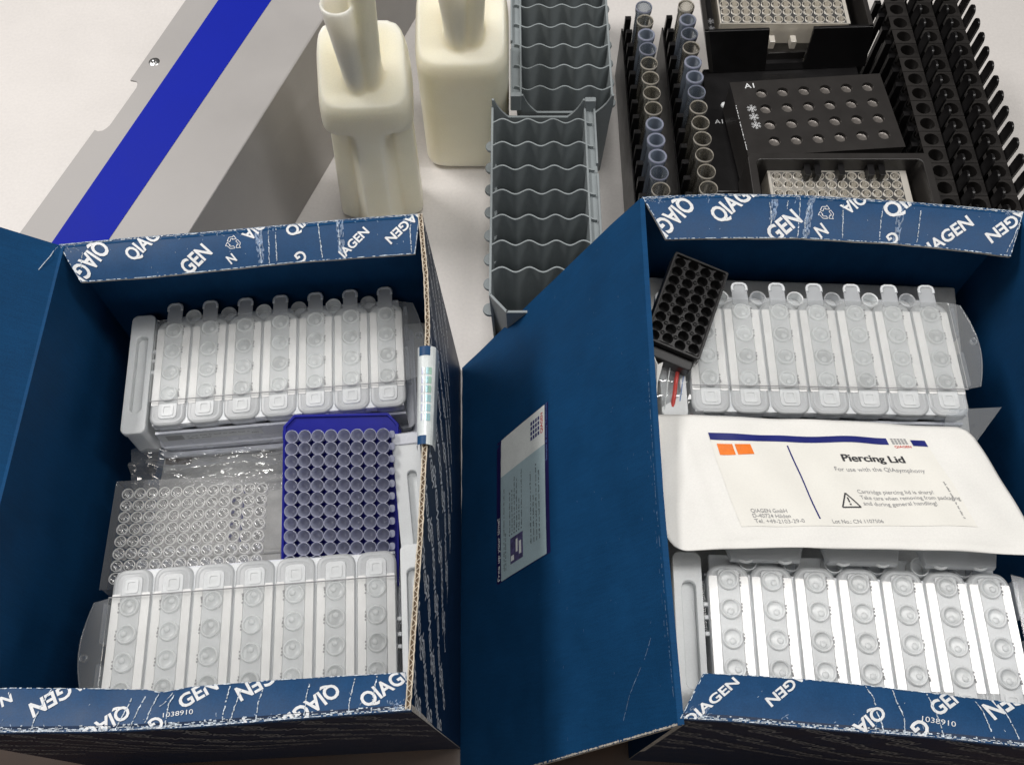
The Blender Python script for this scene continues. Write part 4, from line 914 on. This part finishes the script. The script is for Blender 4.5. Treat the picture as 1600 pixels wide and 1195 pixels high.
for k in range(5):
    x = -6.6 + k*3.1; mb = MB(); mb.prism([(x-.9,-5.3),(x+.7,-5.3),(x+1.1,-3.6),(x-.5,-3.6)], .11, .17); t = mb.build('tag', 'white_pp', low)
    p = Print2D(); p.scrib(x-.4, -4.2, 1.1, .24, 1, -.6); p.scrib(x-.3, -4.6, .8, .2, 1, -.6); p.scrib(x+.1, -5.0, .6, .18, 1, -.4)
    p.on(plane_fn(ROOTM[low.name]), 'lettering', 'ink_grey', low, .19)

# ================================================================== clear bag under the far left cartridge
def sheet_obj(name, m, parent, fn, nx, ny, th=0):
    mb = MB(); vs = [fn(i/nx, j/ny) for j in range(ny+1) for i in range(nx+1)]
    mb.add(vs, [(j*(nx+1)+i, j*(nx+1)+i+1, (j+1)*(nx+1)+i+1, (j+1)*(nx+1)+i) for j in range(ny) for i in range(nx)])
    o = mb.build(name, m, parent, smooth=180, world=True)
    if th: md = o.modifiers.new('t', 'SOLIDIFY'); md.thickness = th*S
    return o
bag = thing('plastic_bag', 'crumpled clear plastic bag below the far left cartridge', 'bag', T(-22, 25, 12))
b0, b1, b2, b3 = V(-29.280, 26.050, 12.300), V(-17.000, 26.260, 12.300), V(-16.580, 22.490, 13.000), V(-28.270, 22.140, 13.000)
def bagfn(s, t):
    p = b0.lerp(b1, s).lerp(b3.lerp(b2, s), t)
    return p + V(0, .12*math.sin(9*s+1), .55*math.exp(-((t-.42-.03*math.sin(7*s))/.10)**2) + .15*math.sin(11*s+5*t) + .10*math.sin(23*s-7*t) + .06*math.sin(47*s+19*t) + .05*abs(math.sin(31*s-23*t)) + .04*math.sin(61*t+13*s) + .35*math.exp(-((s-.12)/.04)**2) + .6*math.exp(-((s-.97)/.04)**2))
sheet_obj('film', 'bag_film', bag, bagfn, 60, 40)

# ================================================================== clear 96-well plate
a, b, c = V(-27.910, 21.790, 14.400), V(-18.200, 22.230, 14.400), V(-27.170, 17.240, 14.400)
plate_thing('clear 96-well plate beside the blue tube rack in the left box', frame(a, b-a, a-c), (b-a).length/11, 12, 8, 'clear_plate', .355, 1.0, (.55,1.2,.3,.6), .10, skirt=1.4)
wp = [o for o in col.objects if o.name.startswith('well_plate')][-1]
p = Print2D()
for j in range(1, 5): p.rect(8.05, 8.27, -.86*j-.22, -.86*j+.20)
p.rect(8.1, 8.3, .0, .2)
p.on(plane_fn(ROOTM[wp.name]), 'dark_mark', 'ink_navy', wp, -.85)

# ================================================================== blue rack with white tubes
t00, t07, t90 = V(-15.460, 24.670, 18.300), V(-9.060, 24.820, 18.300), V(-15.030, 17.290, 15.900)
bM = frame(t00, t07-t00, t00-t90); bx, by = (t07-t00).length/7, (t00-t90).length/9
rack = thing('tube_rack', 'cobalt blue rack packed with white microtubes', 'rack', bM @ Matrix.Translation((0,0,-1.1)))
mx, my = .62, .65
deck = MB(); x0, x1, y1, y0 = -bx/2-.32, 7.5*bx+.45, by/2+1.15, -11.5*by-.5
ch = [(x0,y0),(x1,y0),(x1,y1-.75),(x1-.7,y1),(x0+.7,y1),(x0,y1-.75)]
deck.prism(ch, -3.2, 0); deck.build('body', 'cobalt', rack, bevel=.1)
mb = MB(); mb.ring([(x0-.08,y0-.08),(x1+.08,y0-.08),(x1+.08,y1-.72),(x1-.68,y1+.08),(x0+.68,y1+.08),(x0-.08,y1-.72)], [(x0+.12,y0+.1),(x1-.12,y0+.1),(x1-.12,y1-.82),(x1-.75,y1-.12),(x0+.75,y1-.12),(x0+.12,y1-.82)], .005, .16); mb.build('rim', 'cobalt', rack, bevel=.04)
mb = MB(); mb.box(x0-.2, x0, y1-1.7, y1-.95, -1.6, -.2); mb.box(x1, x1+.2, y1-1.9, y1-1.1, -1.6, -.2); mb.build('ear', 'cobalt', rack, bevel=.05)
mt = MB().lathe([(0,-.5),(.2,-.45),(.36,-.1),(.415,1.0),(.455,1.02),(.46,1.12),(.42,1.13),(.395,1.08),(.36,.3),(.2,.12),(0,.10)], 20).mesh('microtube', 'microtube', 45)
cl = MB().prism(rrect(.40, .78, -.25, .25, .15, 3), .75, .95).mesh('clip', 'microtube')
nth = lambda k: ORD[k]
for r in range(12):
    for c in range(8):
        M = ROOTM[rack.name] @ Matrix.Translation((c*bx, -r*by, .0))
        if r > 10: continue
        t = bpy.data.objects.new('microtube', mt); col.objects.link(t); t.matrix_world = mscale(M)
        tag(t, f'white microtube, {nth(c)} from left in {nth(r)} row from far end of blue rack', 'microtube', 'microtubes in the blue rack')
for r in range(11): part('clip', cl, rack, (7*bx, -r*by + .05, 0))

# ================================================================== loose slotted handle bar beside the blue rack
lb = thing('slotted_bar', 'cloudy white slotted plastic bar leaning beside the blue rack', 'plastic bar', frame(V(-7.540, 24.620, 17.500), (1,.12,0), (-.30,1,.28)))
mb = MB(); mb.ring(rrect(-1.0,1.0,-8.6,.2,.3,8), rrect(-.1,.55,-7.8,-2.1,.3,8), -.5, 0); mb.prism(rrect(-.2,.65,-7.9,-2.0,.3,5), -.75, -.5); mb.build('bar', 'cloudy_pp', lb, bevel=.08, smooth=40)
mb = MB(); mb.prism(rrect(-1.05,1.05,-.25,.9,.2,4), -1.4, .1, top=rrect(-.98,.98,-.2,.6,.2,4)); mb.build('end_cap', 'tray_pp', lb, bevel=.08)

# ================================================================== right box: perforated block, zip bag, pouch
PBV = V(11.730, 36.720, 23.200)-V(9.170, 30.180, 22.700); PBU = V(11.770, 29.450, 22.300)-V(9.170, 30.180, 22.700); PBU -= PBV*(PBU.dot(PBV)/PBV.length_squared)
pb = thing('perforated_block', 'black perforated plastic rack leaning in the corner of the right box', 'rack', frame(V(9.170, 30.180, 22.700), PBU, PBV))
bw, bl = (V(11.770, 29.450, 22.300)-V(9.170, 30.180, 22.700)).length, (V(11.730, 36.720, 23.200)-V(9.170, 30.180, 22.700)).length
bw = 3.85
mb = MB(); mb.ring(rrect(-.12,bw+.12,-.1,bl+.1,.15,3), rrect(.06,bw-.06,.06,bl-.06,.1,3), -1.3, .16); mb.build('frame', 'black_plastic', pb, bevel=.04)
mb = MB(); mb.box(bw+.1, bw+.22, .1, bl-.3, -1.2, -.7); mb.build('side_rib', 'black_plastic', pb)
nx, ny = 4, 9; hx, hy = bw/nx/2, bl/ny/2
cm = MB().cell(hx, hy, .395, 0, .85, 16).mesh('cell', 'black_plastic', 40)
MB().box(.02, bw-.02, .02, bl-.02, -1.05, -.85).build('floor', 'black_plastic', pb)
for i in range(nx):
    for j in range(ny): part('cell', cm, pb, (hx*(2*i+1), hy*(2*j+1)*.97 + (.10 if i % 2 else -.05)+.1, -.02 - .004*(i % 2)))
sm = MB().lathe([(.07,0),(.13,.06),(.15,.0)], 12).mesh('boss', 'black_plastic', 60)
for i in range(nx-1):
    for j in range(ny-1): part('boss', sm, pb, (hx*(2*i+2), hy*(2*j+2)*.97+.1, .0))
mb = MB(); mb.prism(rrect(.2, bw-.1, -.9, -.12, .2, 3), -1.6, -.4); mb.prism(rrect(.9, 1.9, -1.3, -.8, .15, 3), -1.7, -.9); mb.build('foot', 'black_plastic', pb, bevel=.08)

zb = thing('zip_bag', 'clear zip bag with a red seal line by the left wall of the right box', 'bag', T(12.5, 28, 19))
z0, z1, z2, z3 = V(9.820, 29.400, 20.800), V(13.540, 28.950, 20.600), V(13.000, 24.730, 20.400), V(9.680, 24.730, 20.400)
def zfn(s, t):
    p = z0.lerp(z1, s).lerp(z3.lerp(z2, s), t); return p + V(0, 0, .25*math.sin(5*s+3*t) + .15*math.sin(13*t+2*s))
sheet_obj('film', 'bag_film', zb, zfn, 24, 24)
for dx, m, w in ((.0,'zip_red',.14), (.13,'zip_blue',.03), (-.16,'seal_white',.04)):
    mb = MB(); mb.tube([zfn(.50+dx-.16*t, t)+V(0,0,.12) for t in [k/10 for k in range(11)]], w, 6); mb.build('seal_line', m, zb, smooth=60, world=True)
cd = thing('paper_slip', 'white folded paper edge standing against the left wall of the right box', 'paper', T(10, 27, 20))
e0 = [V(9.670, 28.950, 22.300), V(9.750, 26.850, 22.200), V(9.510, 24.720, 22.200), V(9.190, 21.310, 22.200), V(9.220, 17.930, 22.000), V(9.580, 15.560, 21.600), V(9.550, 7.090, 21.000)]
mb = MB()
for a, b in zip(e0, e0[1:]): mb.hexa([a+V(0,0,-3.5), b+V(0,0,-3.5), b+V(.06,0,-3.5), a+V(.06,0,-3.5), a, b, b+V(.06,0,0), a+V(.06,0,0)])
mb.build('slip', 'paper_white', cd, world=True, smooth=40)
mb = MB(); mb.hexa([V(9.670, 28.950, 22.300), V(9.750, 26.850, 22.200), V(9.750, 26.850, 22.200)+V(.05,0,0), V(9.670, 28.950, 22.300)+V(.05,0,0), V(9.840, 28.160, 22.500), V(10.190, 28.300, 22.600), V(10.190, 28.300, 22.600)+V(.05,0,0), V(9.840, 28.160, 22.500)+V(.05,0,0)]); mb.build('corner', 'paper_white', cd, world=True)

pouch = thing('paper_pouch', 'white paper pouch with a Piercing Lid label lying across the right box', 'pouch', T(22, 23, 21))
PA = [V(9.630, 25.030, 21.200), V(12.960, 24.990, 21.200), V(16.820, 24.840, 21.200), V(21.530, 24.610, 21.200), V(26.640, 24.330, 21.200), V(30.550, 24.090, 21.200)]
PB = [V(9.110, 15.110, 22.900), V(13.650, 15.270, 22.900), V(17.930, 15.360, 23.000), V(23.350, 15.200, 23.000), V(27.220, 15.080, 23.000), V(32.590, 14.850, 23.000)]
def sag(s, t):
    b = max(0, min(s, 1-s)*7)*max(0, min(t, 1-t)*6); b = min(1, b)**.5
    edge = math.exp(-((min(t, 1-t)-.045)/.018)**2)*.05
    return .11*b**.5 + .035*abs(math.sin(6*s+3*t+1.2*math.sin(3*t)))*b + .03*abs(math.sin(4*t-9*s))*b + .07*math.sin(9*s+2*t)*b + .07*math.sin(5*t+13*s) + .05*math.sin(21*s+4*t)*t*b + .035*math.sin(37*s-9*t)*b + .03*math.sin(17*t+29*s) + .10*math.exp(-((s-.06-.1*t)/.02)**2)*b - edge - .14*math.exp(-((s-.44)/.06)**2)*(1-t)*b
pl = Ruled(PA, PB, sag=sag)
def poutline(s, t):      # round the near left corner and the far right one
    rx = .075; ry = .26
    lo, hi = 0, 1
    if t > 1-ry: k = (t-(1-ry))/ry; lo = rx*(1-math.sqrt(max(0, 1-k*k)))
    if t < .12: k = (.12-t)/.12; hi = 1 - .03*(1-math.sqrt(max(0, 1-k*k)))
    return lo + (hi-lo)*s
nx, ny = 90, 48; mb = MB(); vs = []
tw = lambda j: 1-(1-j/ny)**1.5
for j in range(ny+1):
    for i in range(nx+1):
        t = tw(j); vs.append(pl.pt(pl.len*poutline(i/nx, t), pl.wid*t))
mb.add(vs, [(j*(nx+1)+i, j*(nx+1)+i+1, (j+1)*(nx+1)+i+1, (j+1)*(nx+1)+i) for j in range(ny) for i in range(nx)])
po = mb.build('pouch_body', 'paper_white', pouch, world=True, smooth=180); md = po.modifiers.new('t', 'SOLIDIFY'); md.thickness = .05*S; md.offset = -1 
# printed label: a bilinear patch on the pouch
LC = [(3.36, 1.52), (17.421, 1.355), (17.719, 8.016), (4.482, 8.355)]
LWD, LHT = 14.0, 6.2
def lab(x, y, h):
    s, t = x/LWD, y/LHT; a = [LC[0][i]+(LC[1][i]-LC[0][i])*s for i in (0,1)]; b = [LC[3][i]+(LC[2][i]-LC[3][i])*s for i in (0,1)]
    return pl.pt(a[0]+(b[0]-a[0])*t, a[1]+(b[1]-a[1])*t, h)
def lprint(fill, name, m, h):
    p = Print2D(); fill(p); return p.on(lab, name, m, pouch, h)
lprint(lambda p: grid_rect(p, 0, LWD, 0, LHT, 70, 30), 'label', 'label_cream', .035)
lprint(lambda p: (grid_rect(p, 0, 11.5, .02, .48, 36, 2), grid_rect(p, 13.0, 13.95, .10, .55, 4, 2)), 'label_band', 'ink_navy', .065)
lprint(lambda p: (grid_rect(p, .35, 1.35, .72, 1.45, 3, 2), grid_rect(p, 1.5, 2.5, .72, 1.45, 3, 2)), 'label_square', 'ink_orange', .065)
lprint(lambda p: [p.seg((4.88, .75+.5*k), (4.88, .75+.5*(k+1)), .09) for k in range(10)], 'label_rule', 'ink_navy', .065)
def ltext(p):
    [p.text('Piercing Lid', 9.95+dx, 1.55+dy, 0, 3.9, .50, -1, 0) for dx, dy in ((-.03, 0), (.03, 0), (0, .02))]
lprint(ltext, 'label_title', 'ink_black', .065)
def ltext2(p):
    p.text('For use with the QIAsymphony', 10.0, 2.35, 0, 5.6, .30, -1, .0)
    p.text('Cartridge piercing lid is sharp!', 7.9, 4.05, 0, 4.6, .27, -1, 0, False)
    p.text('Take care when removing from packaging', 7.9, 4.45, 0, 6.0, .27, -1, 0, False)
    p.text('and during general handling!', 7.9, 4.85, 0, 4.4, .27, -1, 0, False)
    p.text('Lot No.: CN 1107506', 5.55, 6.02, 0, 3.0, .25, -1, 0, False)
    p.text('QIAGEN GmbH', .9, 5.35, 0, 2.2, .25, -1, 0, False)
    p.text('D-40724 Hilden', .9, 5.67, 0, 2.3, .25, -1, 0, False)
    p.text('Tel. +49-2103-29-0', .9, 6.0, 0, 3.0, .25, -1, 0, False)
    p.scrib(13.45, 3.2, 2.5, .12, -1, math.pi/2)
lprint(ltext2, 'label_text', 'ink_grey', .065)
def warn(p):
    p.line([(6.55,5.0),(7.65,5.0),(7.1,4.05)], .08, True); p.seg((7.1,4.35),(7.1,4.68), .08); p.rect(7.05,7.15,4.76,4.86)
lprint(warn, 'warning_sign', 'ink_black', .07)
def logo(p):
    for i in range(5):
        for j in range(3): p.rect(11.75+i*.21, 11.75+i*.21+.15, .02+j*.15, .02+j*.15+.11)
lprint(logo, 'label_logo', 'ink_grey', .065)
lprint(lambda p: p.text('QIAGEN', 12.3, .62, 0, 1.05, .17, -1, .01), 'label_logo', 'ink_red', .065)

# clear sheet corner sticking out behind the pouch
cs = thing('clear_sheet', 'corner of a clear plastic sheet poking out behind the pouch', 'plastic sheet', T(33, 27, 20))
q = [V(29.780, 25.690, 20.600), V(33.430, 25.790, 20.800), V(30.610, 22.630, 20.600), V(28.740, 22.860, 20.600)]
mb = MB(); mb.hexa([p-V(0,0,.04) for p in q] + q); mb.build('sheet', 'clear_flange', cs, world=True)
